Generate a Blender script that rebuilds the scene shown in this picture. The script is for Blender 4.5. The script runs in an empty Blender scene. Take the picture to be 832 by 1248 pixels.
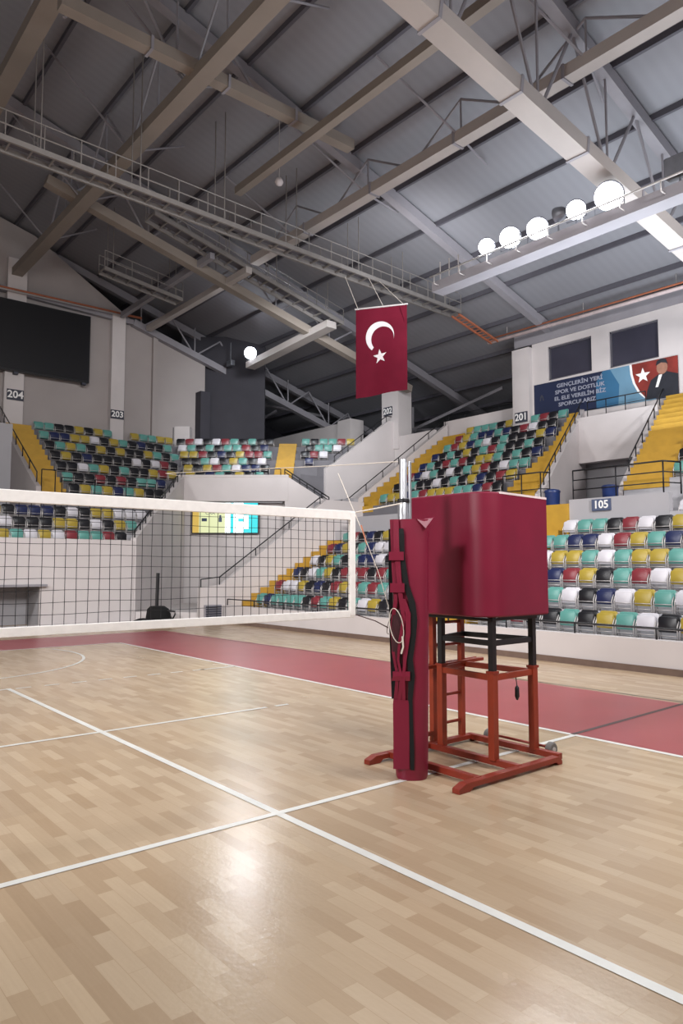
import bpy, bmesh, math, random
from mathutils import Vector, Matrix
random.seed(7)
S = bpy.context.scene
COL = S.collection
PI = math.pi

# ------------------------------------------------------------------ camera
F = 880.0
CAM = Vector((-2.83, -3.98, 1.61))
PITCH = math.radians(4.289)
HEAD = math.radians(50.4)
F0 = Vector((math.cos(HEAD), math.sin(HEAD), 0)); RT = Vector((math.sin(HEAD), -math.cos(HEAD), 0)); ZZ = Vector((0, 0, 1))
FW = F0 * math.cos(PITCH) + ZZ * math.sin(PITCH); UP = -F0 * math.sin(PITCH) + ZZ * math.cos(PITCH)
def proj(p):
    d = Vector(p) - CAM; z = d.dot(FW)
    if z < .1: return (-9e3, -9e3, z)
    return 416 + F * d.dot(RT) / z, 624 - F * d.dot(UP) / z, z
def fr(lat, c, z=0.0):            # corner block runs square to this heading: lateral, distance -> world
    p = Vector((CAM.x, CAM.y, 0)) + F0 * c + RT * lat; p.z = z; return p
cam_d = bpy.data.cameras.new('camera'); cam = bpy.data.objects.new('camera', cam_d); COL.objects.link(cam)
cam.location = CAM; cam.rotation_euler = (PI/2 + PITCH, 0, HEAD - PI/2)
cam_d.sensor_width = 36; cam_d.lens = F / 1248 * 36; cam_d.clip_end = 300; cam_d.clip_start = .05
S.camera = cam
S.view_settings.view_transform = 'Standard'
S.view_settings.look = 'None'

# ------------------------------------------------------------------ materials
def lin(h):
    r = [int(h[i:i+2], 16) / 255 for i in (0, 2, 4)]
    return tuple([(c / 12.92 if c < .04045 else ((c + .055) / 1.055) ** 2.4) for c in r] + [1.0])
def mat(name, h, rough=.6, metal=0.0, noise=.12, scale=6.0, emit=None, es=0, spec=.5, bump=0.0):
    m = bpy.data.materials.new(name); m.use_nodes = True; nt = m.node_tree; b = nt.nodes['Principled BSDF']
    c = lin(h) if isinstance(h, str) else h
    b.inputs['Roughness'].default_value = rough; b.inputs['Metallic'].default_value = metal
    b.inputs['Specular IOR Level'].default_value = spec
    if noise:
        tc = nt.nodes.new('ShaderNodeTexCoord'); n = nt.nodes.new('ShaderNodeTexNoise'); n.inputs['Scale'].default_value = scale; n.inputs['Detail'].default_value = 4
        nt.links.new(tc.outputs['Object'], n.inputs['Vector'])
        r = nt.nodes.new('ShaderNodeValToRGB'); nt.links.new(n.outputs['Fac'], r.inputs['Fac'])
        r.color_ramp.elements[0].position = .3; r.color_ramp.elements[1].position = .7
        r.color_ramp.elements[0].color = tuple([x * (1 - noise) for x in c[:3]] + [1])
        r.color_ramp.elements[1].color = tuple([min(1, x * (1 + noise)) for x in c[:3]] + [1])
        nt.links.new(r.outputs['Color'], b.inputs['Base Color'])
        if bump:
            bp = nt.nodes.new('ShaderNodeBump'); bp.inputs['Strength'].default_value = bump; bp.inputs['Distance'].default_value = .02
            nt.links.new(n.outputs['Fac'], bp.inputs['Height']); nt.links.new(bp.outputs['Normal'], b.inputs['Normal'])
    else:
        b.inputs['Base Color'].default_value = c
    if emit:
        b.inputs['Emission Color'].default_value = lin(emit); b.inputs['Emission Strength'].default_value = es
    return m
M = {}
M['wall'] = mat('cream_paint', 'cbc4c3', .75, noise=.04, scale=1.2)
M['wallgrey'] = mat('grey_paint', 'a9a7ab', .75, noise=.05, scale=1.2)
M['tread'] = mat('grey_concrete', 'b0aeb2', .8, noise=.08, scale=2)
M['treaddim'] = mat('dimmed_grey_concrete', '6f6d72', .85, noise=.08, scale=2)  # same concrete darkened, dimness of the upper stands put into the colour
M['beamdim'] = mat('beam_cream_paint_dimmed', '8a8077', .6, noise=.08, scale=1.0)  # cream beam paint darkened to carry the low light at upper left
M['endwall'] = mat('dim_cream_paint', 'a49c9a', .8, noise=.05, scale=.7)  # darker copy of the cream, end wall's dimness held in the colour
M['cladding'] = mat('dark_cladding', '34323a', .7, noise=.08, scale=2)
M['yellow'] = mat('yellow_stair_paint', 'b9902e', .6, noise=.08, scale=4)
M['redfloor'] = mat('red_floor_paint', '9c454b', .32, noise=.06, scale=1.5)
M['line'] = mat('white_line_paint', 'dcdad4', .4, noise=.05, scale=9)
M['darkline'] = mat('dark_line_paint', '4a3a38', .5, noise=.05)
M['skirt'] = mat('skirting_brown', '6e5a50', .6)
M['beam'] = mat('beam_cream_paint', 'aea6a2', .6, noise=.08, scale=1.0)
M['rafter'] = mat('grey_steel_paint', '8f8c92', .6, noise=.08, scale=1.5)
M['purlin'] = mat('dark_purlin_steel', '56545c', .6, noise=.05)
M['galv'] = mat('galvanised_steel', 'b9b4b2', .4, metal=.3, noise=.08)
M['galvdim'] = mat('dimmed_galvanised_steel', '85807d', .5, metal=.2, noise=.08)  # galvanised steel darkened, the catwalks' low light painted in
M['black'] = mat('black_steel', '17171b', .45, noise=.1)
M['blackmat'] = mat('black_fabric', '060608', .9, noise=.2, bump=.3)
M['pole'] = mat('aluminium_pole', 'c4c6cb', .28, metal=.75, noise=.05)
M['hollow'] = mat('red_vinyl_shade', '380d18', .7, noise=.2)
M['pad'] = mat('red_vinyl', '751530', .42, noise=.06, scale=5, spec=.45)
M['palepart'] = mat('pale_edge_and_pipe', 'd8c6c6', .7)  # pale tone for the box's lit edge and the side pipe
M['orange'] = mat('orange_red_steel', '8c331d', .42, noise=.12, scale=9)
M['orange2'] = mat('red_steel', '832c1c', .42, noise=.12, scale=9)
M['rubber'] = mat('grey_rubber', '6a6664', .7)
M['net'] = mat('dark_net_cord', '1c1c1f', .9, noise=0)
M['tape'] = mat('white_net_tape', 'efebe8', .7, noise=.05, scale=20)
M['rope'] = mat('pale_rope', 'cfc6bb', .8, noise=0)
M['darkrope'] = mat('dark_rope', '4b2f30', .8, noise=0)
M['flag'] = mat('flag_red', '5a1022', .8, noise=.06, scale=3, spec=.1)
M['white'] = mat('white_cloth', 'c4bcbd', .75, noise=.03)
M['whitepaint'] = mat('white_lettering', 'f0eeec', .6, noise=0)
M['whitedim'] = mat('banner_lettering', '9b9eae', .6, noise=0)
M['slate'] = mat('slate_sign', '3a3c48', .6, noise=.05)
M['signblue'] = mat('slate_blue_sign', '4a5470', .6, noise=.05)
M['screenblk'] = mat('screen_black', '131216', .35, noise=.05)
M['glass'] = mat('dark_window_glass', '3c3b47', .12, noise=.15, scale=.6, spec=.6)
M['bannernavy'] = mat('banner_navy', '1a2442', .55, noise=.12, scale=1)
M['bannerblue'] = mat('banner_blue', '32678c', .55, noise=.15, scale=1)
M['bannerpale'] = mat('banner_pale_blue', '678fa8', .55, noise=.12, scale=1)
M['bannerred'] = mat('banner_red', '7e2a22', .55, noise=.35, scale=2)
M['suit'] = mat('banner_suit', '20222b', .6, noise=.2)
M['skin'] = mat('banner_skin', '9b6f5c', .6, noise=.15, scale=8)
M['bin'] = mat('blue_plastic', '21366c', .4, noise=.06)
M['copper'] = mat('orange_pipe', 'b0694c', .5, noise=.1)
M['lamp'] = mat('floodlight_lens', 'ffffff', .3, noise=0, emit='f2f6ff', es=14)
M['lampspot'] = mat('spot_lens', 'ffffff', .3, noise=0, emit='eef4ff', es=90)
M['lampbody'] = mat('floodlight_housing', '6f7178', .4, metal=.4)
M['scr_y'] = mat('screen_yellow', '000000', .4, noise=0, emit='e0bb55', es=.9)
M['scr_p'] = mat('screen_pale', '000000', .4, noise=0, emit='e6ecb6', es=1.0)
M['scr_w'] = mat('screen_white', '000000', .4, noise=0, emit='f2ffff', es=2.4)
M['scr_c'] = mat('screen_cyan', '000000', .4, noise=0, emit='27cfd6', es=1.3)
M['scr_d'] = mat('screen_dark_marks', '3a4a66', .5, noise=0)
SEATC = {'white': 'cfccd2', 'black': '19191e', 'navy': '20284f', 'red': '7e2e36', 'yellow': 'a8923a', 'teal': '5c978e'}
for k, h in SEATC.items(): M['seat_' + k] = mat('seat_plastic_' + k, h, .35, noise=.04)

def wood():
    m = bpy.data.materials.new('beech_parquet'); m.use_nodes = True; nt = m.node_tree; b = nt.nodes['Principled BSDF']
    L = nt.links; N = nt.nodes
    tc0 = N.new('ShaderNodeTexCoord'); tc = N.new('ShaderNodeMapping'); tc.inputs['Rotation'].default_value = (0, 0, PI/2); L.new(tc0.outputs['Object'], tc.inputs['Vector'])
    br = N.new('ShaderNodeTexBrick'); L.new(tc.outputs[0], br.inputs['Vector'])
    br.offset = .37; br.squash = 1
    br.inputs['Scale'].default_value = 1; br.inputs['Brick Width'].default_value = .38; br.inputs['Row Height'].default_value = .083
    br.inputs['Mortar Size'].default_value = .0012; br.inputs['Mortar Smooth'].default_value = .3
    br.inputs['Color1'].default_value = lin('b0977b'); br.inputs['Color2'].default_value = lin('c6b095'); br.inputs['Mortar'].default_value = lin('b39a7d')
    # wide boards: three strips a board, slightly different in tone
    br2 = N.new('ShaderNodeTexBrick'); L.new(tc.outputs[0], br2.inputs['Vector']); br2.offset = .5
    br2.inputs['Scale'].default_value = 1; br2.inputs['Brick Width'].default_value = 2.1; br2.inputs['Row Height'].default_value = .249
    br2.inputs['Mortar Size'].default_value = .0018
    br2.inputs['Color1'].default_value = (.95, .95, .95, 1); br2.inputs['Color2'].default_value = (1.03, 1.03, 1.02, 1); br2.inputs['Mortar'].default_value = (.97, .97, .97, 1)
    mp = N.new('ShaderNodeMapping'); mp.inputs['Scale'].default_value = (1.2, 22, 1); L.new(tc.outputs[0], mp.inputs['Vector'])
    gn = N.new('ShaderNodeTexNoise'); gn.inputs['Scale'].default_value = 3; gn.inputs['Detail'].default_value = 6; L.new(mp.outputs['Vector'], gn.inputs['Vector'])
    gr = N.new('ShaderNodeValToRGB'); L.new(gn.outputs['Fac'], gr.inputs['Fac'])
    gr.color_ramp.elements[0].color = (.9, .88, .86, 1); gr.color_ramp.elements[1].color = (1.06, 1.06, 1.06, 1)
    m1 = N.new('ShaderNodeMixRGB'); m1.blend_type = 'MULTIPLY'; m1.inputs['Fac'].default_value = 1
    L.new(br.outputs['Color'], m1.inputs['Color1']); L.new(br2.outputs['Color'], m1.inputs['Color2'])
    m2 = N.new('ShaderNodeMixRGB'); m2.blend_type = 'MULTIPLY'; m2.inputs['Fac'].default_value = .8
    L.new(m1.outputs['Color'], m2.inputs['Color1']); L.new(gr.outputs['Color'], m2.inputs['Color2'])
    L.new(m2.outputs['Color'], b.inputs['Base Color'])
    rn = N.new('ShaderNodeTexNoise'); rn.inputs['Scale'].default_value = 1.3; rn.inputs['Detail'].default_value = 5; L.new(tc.outputs[0], rn.inputs['Vector'])
    mr = N.new('ShaderNodeMapRange'); mr.inputs['To Min'].default_value = .19; mr.inputs['To Max'].default_value = .31
    L.new(rn.outputs['Fac'], mr.inputs['Value']); L.new(mr.outputs['Result'], b.inputs['Roughness'])
    bp = N.new('ShaderNodeBump'); bp.inputs['Strength'].default_value = .06; bp.inputs['Distance'].default_value = .01
    L.new(br.outputs['Fac'], bp.inputs['Height'])
    fn = N.new('ShaderNodeTexNoise'); fn.inputs['Scale'].default_value = 34; fn.inputs['Detail'].default_value = 3; L.new(tc.outputs[0], fn.inputs['Vector'])
    bp2 = N.new('ShaderNodeBump'); bp2.inputs['Strength'].default_value = .05; bp2.inputs['Distance'].default_value = .02
    L.new(fn.outputs['Fac'], bp2.inputs['Height']); L.new(bp.outputs['Normal'], bp2.inputs['Normal']); L.new(bp2.outputs['Normal'], b.inputs['Normal'])
    b.inputs['Specular IOR Level'].default_value = .45
    return m
M['wood'] = wood()
def roofmat():
    m = bpy.data.materials.new('roof_sheet'); m.use_nodes = True; nt = m.node_tree; b = nt.nodes['Principled BSDF']
    tc = nt.nodes.new('ShaderNodeTexCoord'); w = nt.nodes.new('ShaderNodeTexWave'); w.bands_direction = 'Y'; w.inputs['Scale'].default_value = 1.2
    nt.links.new(tc.outputs['Object'], w.inputs['Vector'])
    r = nt.nodes.new('ShaderNodeValToRGB'); nt.links.new(w.outputs['Fac'], r.inputs['Fac'])
    r.color_ramp.elements[0].color = lin('88888e'); r.color_ramp.elements[1].color = lin('8b8b91')
    nt.links.new(r.outputs['Color'], b.inputs['Base Color']); b.inputs['Roughness'].default_value = .7
    return m
M['roof'] = roofmat()

# ------------------------------------------------------------------ mesh helpers
class MB:
    def __init__(s): s.bm = bmesh.new()
    def quadbox(s, pts):          # 8 points: bottom ring 4, top ring 4
        v = [s.bm.verts.new(p) for p in pts]
        for f in ((3,2,1,0),(4,5,6,7),(0,1,5,4),(1,2,6,5),(2,3,7,6),(3,0,4,7)): s.bm.faces.new([v[i] for i in f])
        return s
    def box(s, x0, x1, y0, y1, z0, z1):
        return s.quadbox([(x0,y0,z0),(x1,y0,z0),(x1,y1,z0),(x0,y1,z0),(x0,y0,z1),(x1,y0,z1),(x1,y1,z1),(x0,y1,z1)])
    def prism(s, poly, z0, z1):   # z0/z1: number or list per vertex
        n = len(poly)
        a = [s.bm.verts.new((p[0], p[1], z0[i] if isinstance(z0, (list, tuple)) else z0)) for i, p in enumerate(poly)]
        b = [s.bm.verts.new((p[0], p[1], z1[i] if isinstance(z1, (list, tuple)) else z1)) for i, p in enumerate(poly)]
        s.bm.faces.new(a[::-1]); s.bm.faces.new(b)
        for i in range(n): s.bm.faces.new([a[i], a[(i+1)%n], b[(i+1)%n], b[i]])
        return s
    def ext(s, prof, d, mapf):    # profile (u,w) extruded from d[0] to d[1] through mapf(u,w,d)
        n = len(prof)
        a = [s.bm.verts.new(mapf(u, w, d[0])) for u, w in prof]; b = [s.bm.verts.new(mapf(u, w, d[1])) for u, w in prof]
        s.bm.faces.new(a); s.bm.faces.new(b[::-1])
        for i in range(n): s.bm.faces.new([a[(i+1)%n], a[i], b[i], b[(i+1)%n]])
        return s
    def beam(s, p, q, w, h, up=(0,0,1)):
        p = Vector(p); q = Vector(q); d = (q - p).normalized(); u = Vector(up)
        if abs(d.dot(u)) > .98: u = Vector((1,0,0))
        sd = d.cross(u).normalized(); u = sd.cross(d)
        o = [(-w/2,-h/2),(w/2,-h/2),(w/2,h/2),(-w/2,h/2)]
        return s.quadbox([p + sd*a + u*b for a, b in o] + [q + sd*a + u*b for a, b in o])
    def tube(s, path, r, seg=8, close=False, cap=True):
        path = [Vector(p) for p in path]; rings = []; n = len(path); prev = None
        for i, p in enumerate(path):
            if close: d = path[(i+1)%n] - path[i-1]
            else: d = path[min(i+1, n-1)] - path[max(i-1, 0)]
            d.normalize()
            u = Vector((0,0,1)) if abs(d.z) < .95 else Vector((1,0,0))
            if prev is not None and abs(prev.dot(d)) < .95: u = prev - d * prev.dot(d); u.normalize()
            sd = d.cross(u).normalized(); u = sd.cross(d).normalized(); prev = u
            rr = r[i] if isinstance(r, (list, tuple)) else r
            rings.append([s.bm.verts.new(p + (sd*math.cos(2*PI*k/seg) + u*math.sin(2*PI*k/seg)) * rr) for k in range(seg)])
        for i in range(n if close else n-1):
            A, B = rings[i], rings[(i+1)%n]
            for k in range(seg): s.bm.faces.new([A[k], A[(k+1)%seg], B[(k+1)%seg], B[k]])
        if cap and not close: s.bm.faces.new(rings[0][::-1]); s.bm.faces.new(rings[-1])
        return s
    def lathe(s, prof, c, seg=24, axis='Z', squash=1.0):
        rings = []
        for r, z in prof:
            ring = []
            for k in range(seg):
                a = 2*PI*k/seg; x, y = r*math.cos(a), r*math.sin(a)*squash
                p = {'Z': (x, y, z), 'X': (z, x, y), 'Y': (x, z, y)}[axis]
                ring.append(s.bm.verts.new((c[0]+p[0], c[1]+p[1], c[2]+p[2])))
            rings.append(ring)
        for A, B in zip(rings, rings[1:]):
            for k in range(seg): s.bm.faces.new([A[k], A[(k+1)%seg], B[(k+1)%seg], B[k]])
        s.bm.faces.new(rings[0][::-1]); s.bm.faces.new(rings[-1]); return s
    def loft(s, rings, close=True):
        R = [[s.bm.verts.new(p) for p in ring] for ring in rings]
        n = len(R[0])
        for A, B in zip(R, R[1:]):
            for k in range(n if close else n-1): s.bm.faces.new([A[k], A[(k+1)%n], B[(k+1)%n], B[k]])
        if close: s.bm.faces.new(R[0][::-1]); s.bm.faces.new(R[-1])
        return s
    def strip(s, pts, w, z):      # flat line on the floor
        for p, q in zip(pts, pts[1:]):
            p = Vector((*p, 0)); q = Vector((*q, 0)); d = (q-p).normalized(); n = Vector((-d.y, d.x, 0)) * w/2
            v = [s.bm.verts.new((c.x, c.y, z)) for c in (p-n, q-n, q+n, p+n)]
            s.bm.faces.new(v)
        return s
    def mesh(s, name, mats, smooth=False, bevel=0, weld=False):
        if weld: bmesh.ops.remove_doubles(s.bm, verts=s.bm.verts, dist=1e-5)
        if bevel:
            bmesh.ops.bevel(s.bm, geom=[e for e in s.bm.edges], offset=bevel, segments=2, affect='EDGES', profile=.5, clamp_overlap=True)
        bmesh.ops.recalc_face_normals(s.bm, faces=s.bm.faces)
        me = bpy.data.meshes.new(name); s.bm.to_mesh(me); s.bm.free()
        for m in (mats if isinstance(mats, (list, tuple)) else [mats]): me.materials.append(m)
        if smooth: me.shade_smooth()
        if smooth == 'auto': me.set_sharp_from_angle(angle=math.radians(40))
        return me
    def obj(s, name, m, parent=None, **kw):
        me = s.mesh(name, m, **kw); o = bpy.data.objects.new(name, me); COL.objects.link(o)
        if parent: o.parent = parent; o.matrix_parent_inverse = Matrix.Translation(parent.location).inverted() if parent.rotation_euler.z == 0 else parent_inv(parent)
        return o
def parent_inv(p): return (Matrix.Translation(p.location) @ p.rotation_euler.to_matrix().to_4x4()).inverted()
def tag(o, label=None, cat=None, group=None, kind=None):
    if label: o['label'] = label
    if cat: o['category'] = cat
    if group: o['group'] = group
    if kind: o['kind'] = kind
    return o
def thing(name, loc, label, cat, group=None):
    o = bpy.data.objects.new(name, None); COL.objects.link(o); o.location = loc; o.empty_display_size = .1
    return tag(o, label, cat, group)
def struct(o, label=None, cat=None):
    o['kind'] = 'structure'
    if label: o['label'] = label
    if cat: o['category'] = cat
    return o
def text_mesh(body, size, m, name, matrix, parent=None, ext=.004, sx=1.0, bold=0.0):
    cu = bpy.data.curves.new(name, 'FONT'); cu.body = body; cu.size = size; cu.extrude = ext; cu.align_x = 'CENTER'; cu.align_y = 'CENTER'; cu.resolution_u = 3; cu.offset = bold
    t = bpy.data.objects.new(name + '_curve', cu); COL.objects.link(t)
    bpy.context.view_layer.update()
    me = bpy.data.meshes.new_from_object(t.evaluated_get(bpy.context.evaluated_depsgraph_get()))
    bpy.data.objects.remove(t); bpy.data.curves.remove(cu)
    me.transform(matrix @ Matrix.Diagonal((sx, 1, 1, 1)))
    me.materials.clear(); me.materials.append(m)
    o = bpy.data.objects.new(name, me); COL.objects.link(o)
    if parent: o.parent = parent; o.matrix_parent_inverse = parent_inv(parent)
    return o
def frame(o, xdir, up=(0,0,1)):   # matrix: local x = xdir, local y = up, local z = out of the face
    x = Vector(xdir).normalized(); y = Vector(up).normalized(); z = x.cross(y)
    m = Matrix((x, y, z)).transposed().to_4x4(); m.translation = Vector(o); return m

# ------------------------------------------------------------------ floor and its lines
struct(MB().box(-22, 8.0, -16, 22, -.1, 0).obj('floor', M['wood']), 'pale beech parquet sports floor', 'floor')
struct(MB().prism([(3.37,-16),(5.78,-16),(5.74,2),(5.68,5),(5.4,12.5),(5.35,12.95),(-22,12.95),(-22,10.9),(3.37,10.9)], .0005, .0015).obj('floor_border', M['redfloor']), 'dark red painted run-off band around the court', 'floor')
def line(name, pts, w, m='line', z=.003):
    return struct(MB().strip(pts, w, z).obj(name, M[m]))
line('floor_line_side', [(-.06,-16),(-.06,6.25)], .06)
line('floor_line_centre', [(-10,.02),(3.35,.02)], .055, z=.0034)
line('floor_line_centre_dark', [(3.37,.05),(5.78,.1)], .05, 'darkline', .0032)
line('floor_line_attack', [(-10,3.03),(1.86,3.03)], .05, z=.0034)
line('floor_line_attack_dash', [(1.98,3.03),(2.16,3.03)], .05)
line('floor_line_end', [(-10,6.2),(-.06,6.2)], .05, z=.0034)
mb = MB(); x = .02
while x < 2.7: mb.strip([(x,6.2),(x+.2,6.2)], .045, .003); x += .37
mb.strip([(2.75,6.2),(3.37,6.2)], .045, .003); struct(mb.obj('floor_line_dashed', M['line']))
line('floor_line_boundary', [(3.37,-16),(3.37,10.88),(-22,10.88)], .06)
arc = []
for i in range(26):
    a = math.radians(20 - i*5.2); arc.append((-.35 + 2.38*math.cos(a), 9.7 + 2.5*math.sin(a)))
line('floor_line_arc', arc, .05)
line('floor_line_outer', [(5.88,-16),(5.83,1.5),(5.62,5.7),(5.3,12)], .03, 'darkline')

# ------------------------------------------------------------------ long-side stand (faces the court, runs along y)
Y0, Y1 = -6.0, 14.3
TR, RI = .63, .36
mY = lambda u, w, d: (u, d, w)
prof = [(8.0,0),(8.0,.45)]
for r in range(6):
    prof += [(8.12+TR*r, .45+RI*r), (8.12+TR*(r+1), .45+RI*r)] if r else [(8.12+TR, .45)]
prof += [(11.95, 2.25), (11.95, 2.75), (13.15, 2.75)]
for k in range(8): prof += [(13.15+TR*k, 3.6+.4*k), (13.15+TR*(k+1), 3.6+.4*k)]
prof += [(18.3, 6.4), (27, 6.4), (27, 0)]
P2 = [prof[0]]
for p in prof[1:]:
    if (abs(p[0]-P2[-1][0]) + abs(p[1]-P2[-1][1])) > 1e-4: P2.append(p)
lower = [p for p in P2 if p[0] <= 13.15 and p[1] <= 2.75 and not (p[0] > 13.1 and p[1] > 2.76)] + [(13.15, 0)]
struct(MB().ext(lower, (Y0, Y1), mY).obj('trim_1', M['tread']), 'grey concrete steps of the lower side stand', 'stand')
struct(MB().box(7.8, 8.0, Y0, Y1, 0, .5).obj('wall_side_front', M['wall']), 'low cream wall in front of the side stand', 'wall')
struct(MB().box(7.77, 7.8, Y0, Y1, 0, .1).obj('baseboard_side', M['skirt']))
# grey parapet with the 105 sign, with a gap where each yellow aisle passes
for i, (a, b) in enumerate([(3.2, 5.55), (6.58, 13.2)]):
    struct(MB().box(11.93, 12.1, a, b, 2.2, 3.15).obj('wall_concourse_%d' % (i+1), M['wallgrey']), 'grey parapet wall above the lower seats', 'wall')
struct(MB().box(11.9, 12.6, Y0, 3.18, 2.2, 2.61).box(12.52, 13.2, Y0, 3.18, 2.2, 2.97).obj('trim_21', M['tread']))
# upper stand terraces between the two vomitory walls
def skewL(x): return 7.3 + (x-13.3)*.34
def stw(x): return max(.3, 1.05-.28*(x-13.15))
def skewR(x): return 5.0 + (x-13.3)*.255
def steps(name, k0, k1, x_of, z_of, yl, yr, m, run=TR, sub=1, zb=2.75, lab=None):
    mb = MB()
    for k in range(k0, k1):
        for j in range(sub):
            xa = x_of(k) + run*j/sub; xb = x_of(k) + run*(j+1)/sub
            z = z_of(k) + (z_of(k+1)-z_of(k)) * j/sub if sub > 1 else z_of(k)
            mb.prism([(xa, yl(xa)), (xb, yl(xb)), (xb, yr(xb)), (xa, yr(xa))], zb, z)
    return struct(mb.obj(name, m), lab, 'stand' if 'trim' in name else None)
ux = lambda k: 13.15 + TR*k
uz = lambda k: 3.6 + .4*k
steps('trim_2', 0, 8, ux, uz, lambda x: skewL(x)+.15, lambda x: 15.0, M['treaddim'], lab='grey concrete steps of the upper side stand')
steps('trim_3', 0, 8, ux, uz, lambda x: Y0, lambda x: skewR(x)-.1, M['tread'], lab='grey concrete steps right of the stairwell')
struct(MB().box(18.19, 27, Y0, 17.3, 6.2, 6.4).obj('trim_4', M['tread']), 'gallery floor behind the upper seats')
struct(MB().box(18.3, 18.45, 11.5, 15.2, 6.4, 7.3).obj('wall_gallery', M['wall']), 'cream parapet behind the top row', 'wall')
# yellow stair aisles: half steps laid on the terraces
def aisle(n, x_of, z_of, n_rows, yl, yr, lab, run=TR, rise=RI):
    mb = MB()
    for k in range(n_rows):
        xa, xm, xb = x_of(k)-.02, x_of(k)+run*.5-.02, x_of(k)+run-.02
        mb.prism([(xa, yl(xa)), (xm, yl(xm)), (xm, yr(xm)), (xa, yr(xa))], z_of(k)-rise*.5, z_of(k)+.012)
        mb.prism([(xm, yl(xm)), (xb, yl(xb)), (xb, yr(xb)), (xm, yr(xm))], z_of(k)-rise*.5, z_of(k)+rise*.5)
    return struct(mb.obj('stairs_%d' % n, M['yellow']), lab, 'stairs')
lx = lambda k: 8.12 + TR*k
lz = lambda k: .45 + RI*k
aisle(1, lx, lz, 6, lambda y: 13.3, lambda y: 14.15, 'yellow painted stairs at the far end of the lower side stand')
aisle(2, lx, lz, 6, lambda y: 5.62, lambda y: 6.55, 'yellow painted stairs between lower sections behind the red box')
aisle(3, ux, uz, 8, lambda x: 13.7, lambda x: 14.85, 'yellow stairs beside the long sloping parapet of the upper stand', rise=.4)
aisle(4, ux, uz, 8, lambda x: skewL(x)+.1, lambda x: skewL(x)+.15+stw(x), 'yellow stairs left of the stairwell under the banner', rise=.4)
aisle(5, ux, uz, 8, lambda x: skewR(x)-1.2, lambda x: skewR(x)-.1, 'wide yellow stairs right of the stairwell', rise=.4)
MBy = MB().box(11.88, 12.4, 5.55, 6.58, 2.2, 3.06)
struct(MBy.obj('stairs_6', M['yellow']), 'yellow top step at the head of the lower stairs', 'stairs')
# sloping parapets
def wallpath(name, pts, th, zb, lab=None, m='wall'):   # pts: (x,y,ztop)
    mb = MB()
    for p, q in zip(pts, pts[1:]):
        d = Vector((q[0]-p[0], q[1]-p[1], 0)).normalized(); n = Vector((-d.y, d.x, 0))*th/2
        mb.prism([(p[0]-n.x,p[1]-n.y),(q[0]-n.x,q[1]-n.y),(q[0]+n.x,q[1]+n.y),(p[0]+n.x,p[1]+n.y)], zb, [p[2],q[2],q[2],p[2]])
    return struct(mb.obj(name, M[m]), lab, 'wall')
wallpath('wall_stairwell_left', [(13.1,skewL(13.1),3.5),(13.6,skewL(13.6),3.75),(18.2,skewL(18.2),6.85)], .14, 2.7, 'sloping cream parapet left of the stairwell')
wallpath('wall_stairwell_right', [(13.1,skewR(13.1),3.35),(13.6,skewR(13.6),3.7),(18.2,skewR(18.2),6.7)], .14, 2.7, 'sloping cream parapet right of the stairwell')
struct(MB().prism([(17.12,skewR(17.1)),(17.12,skewL(17.1)),(17.4,skewL(17.4)),(17.4,skewR(17.4))], 4.8, 5.42).obj('wall_stairwell_lintel', M['wall']), 'cream band above the stairwell opening', 'wall')
struct(MB().prism([(17.2,skewR(17.2)),(17.2,skewL(17.2)),(18.2,skewL(18.2)),(18.2,skewR(18.2))], 5.38, 6.25).obj('wall_stairwell_head', M['wall']), 'cream wall block above the stairwell', 'wall')
struct(MB().prism([(18.0,skewR(18)),(18.0,skewL(18)),(18.15,skewL(18)),(18.15,skewR(18))], 2.75, 5.4).obj('wall_stairwell_back', M['wallgrey']))
wallpath('wall_lower_parapet', [(7.1,14.3,1.02),(7.75,14.3,1.08),(11.6,14.3,3.75),(13.2,14.3,3.75)], .18, 0, 'sloping white parapet at the far end of the lower stand')
wallpath('wall_upper_parapet', [(12.7,15.0,3.55),(13.2,15.0,3.7),(18.2,15.0,7.15)], .18, 0, 'long sloping white parapet at the end of the upper stand')
wallpath('wall_corner_parapet', [(14.0,17.4,5.3),(14.45,17.4,5.55),(17.3,17.4,7.55),(18.2,17.4,7.55)], .18, 0, 'tall sloping white parapet of the corner stand')
struct(MB().box(13.0, 18.2, 15.09, 17.3, 2.0, 2.75).obj('trim_5', M['tread']))
struct(MB().box(17.6, 17.75, 15.09, 17.3, 2.75, 6.9).obj('wall_corner_gangway', M['wall']))
struct(MB().box(12.9, 13.1, 14.39, 16.6, 0, 3.9).obj('wall_corner_link', M['wallgrey']), 'grey wall between the lower and corner stands', 'wall')
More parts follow.
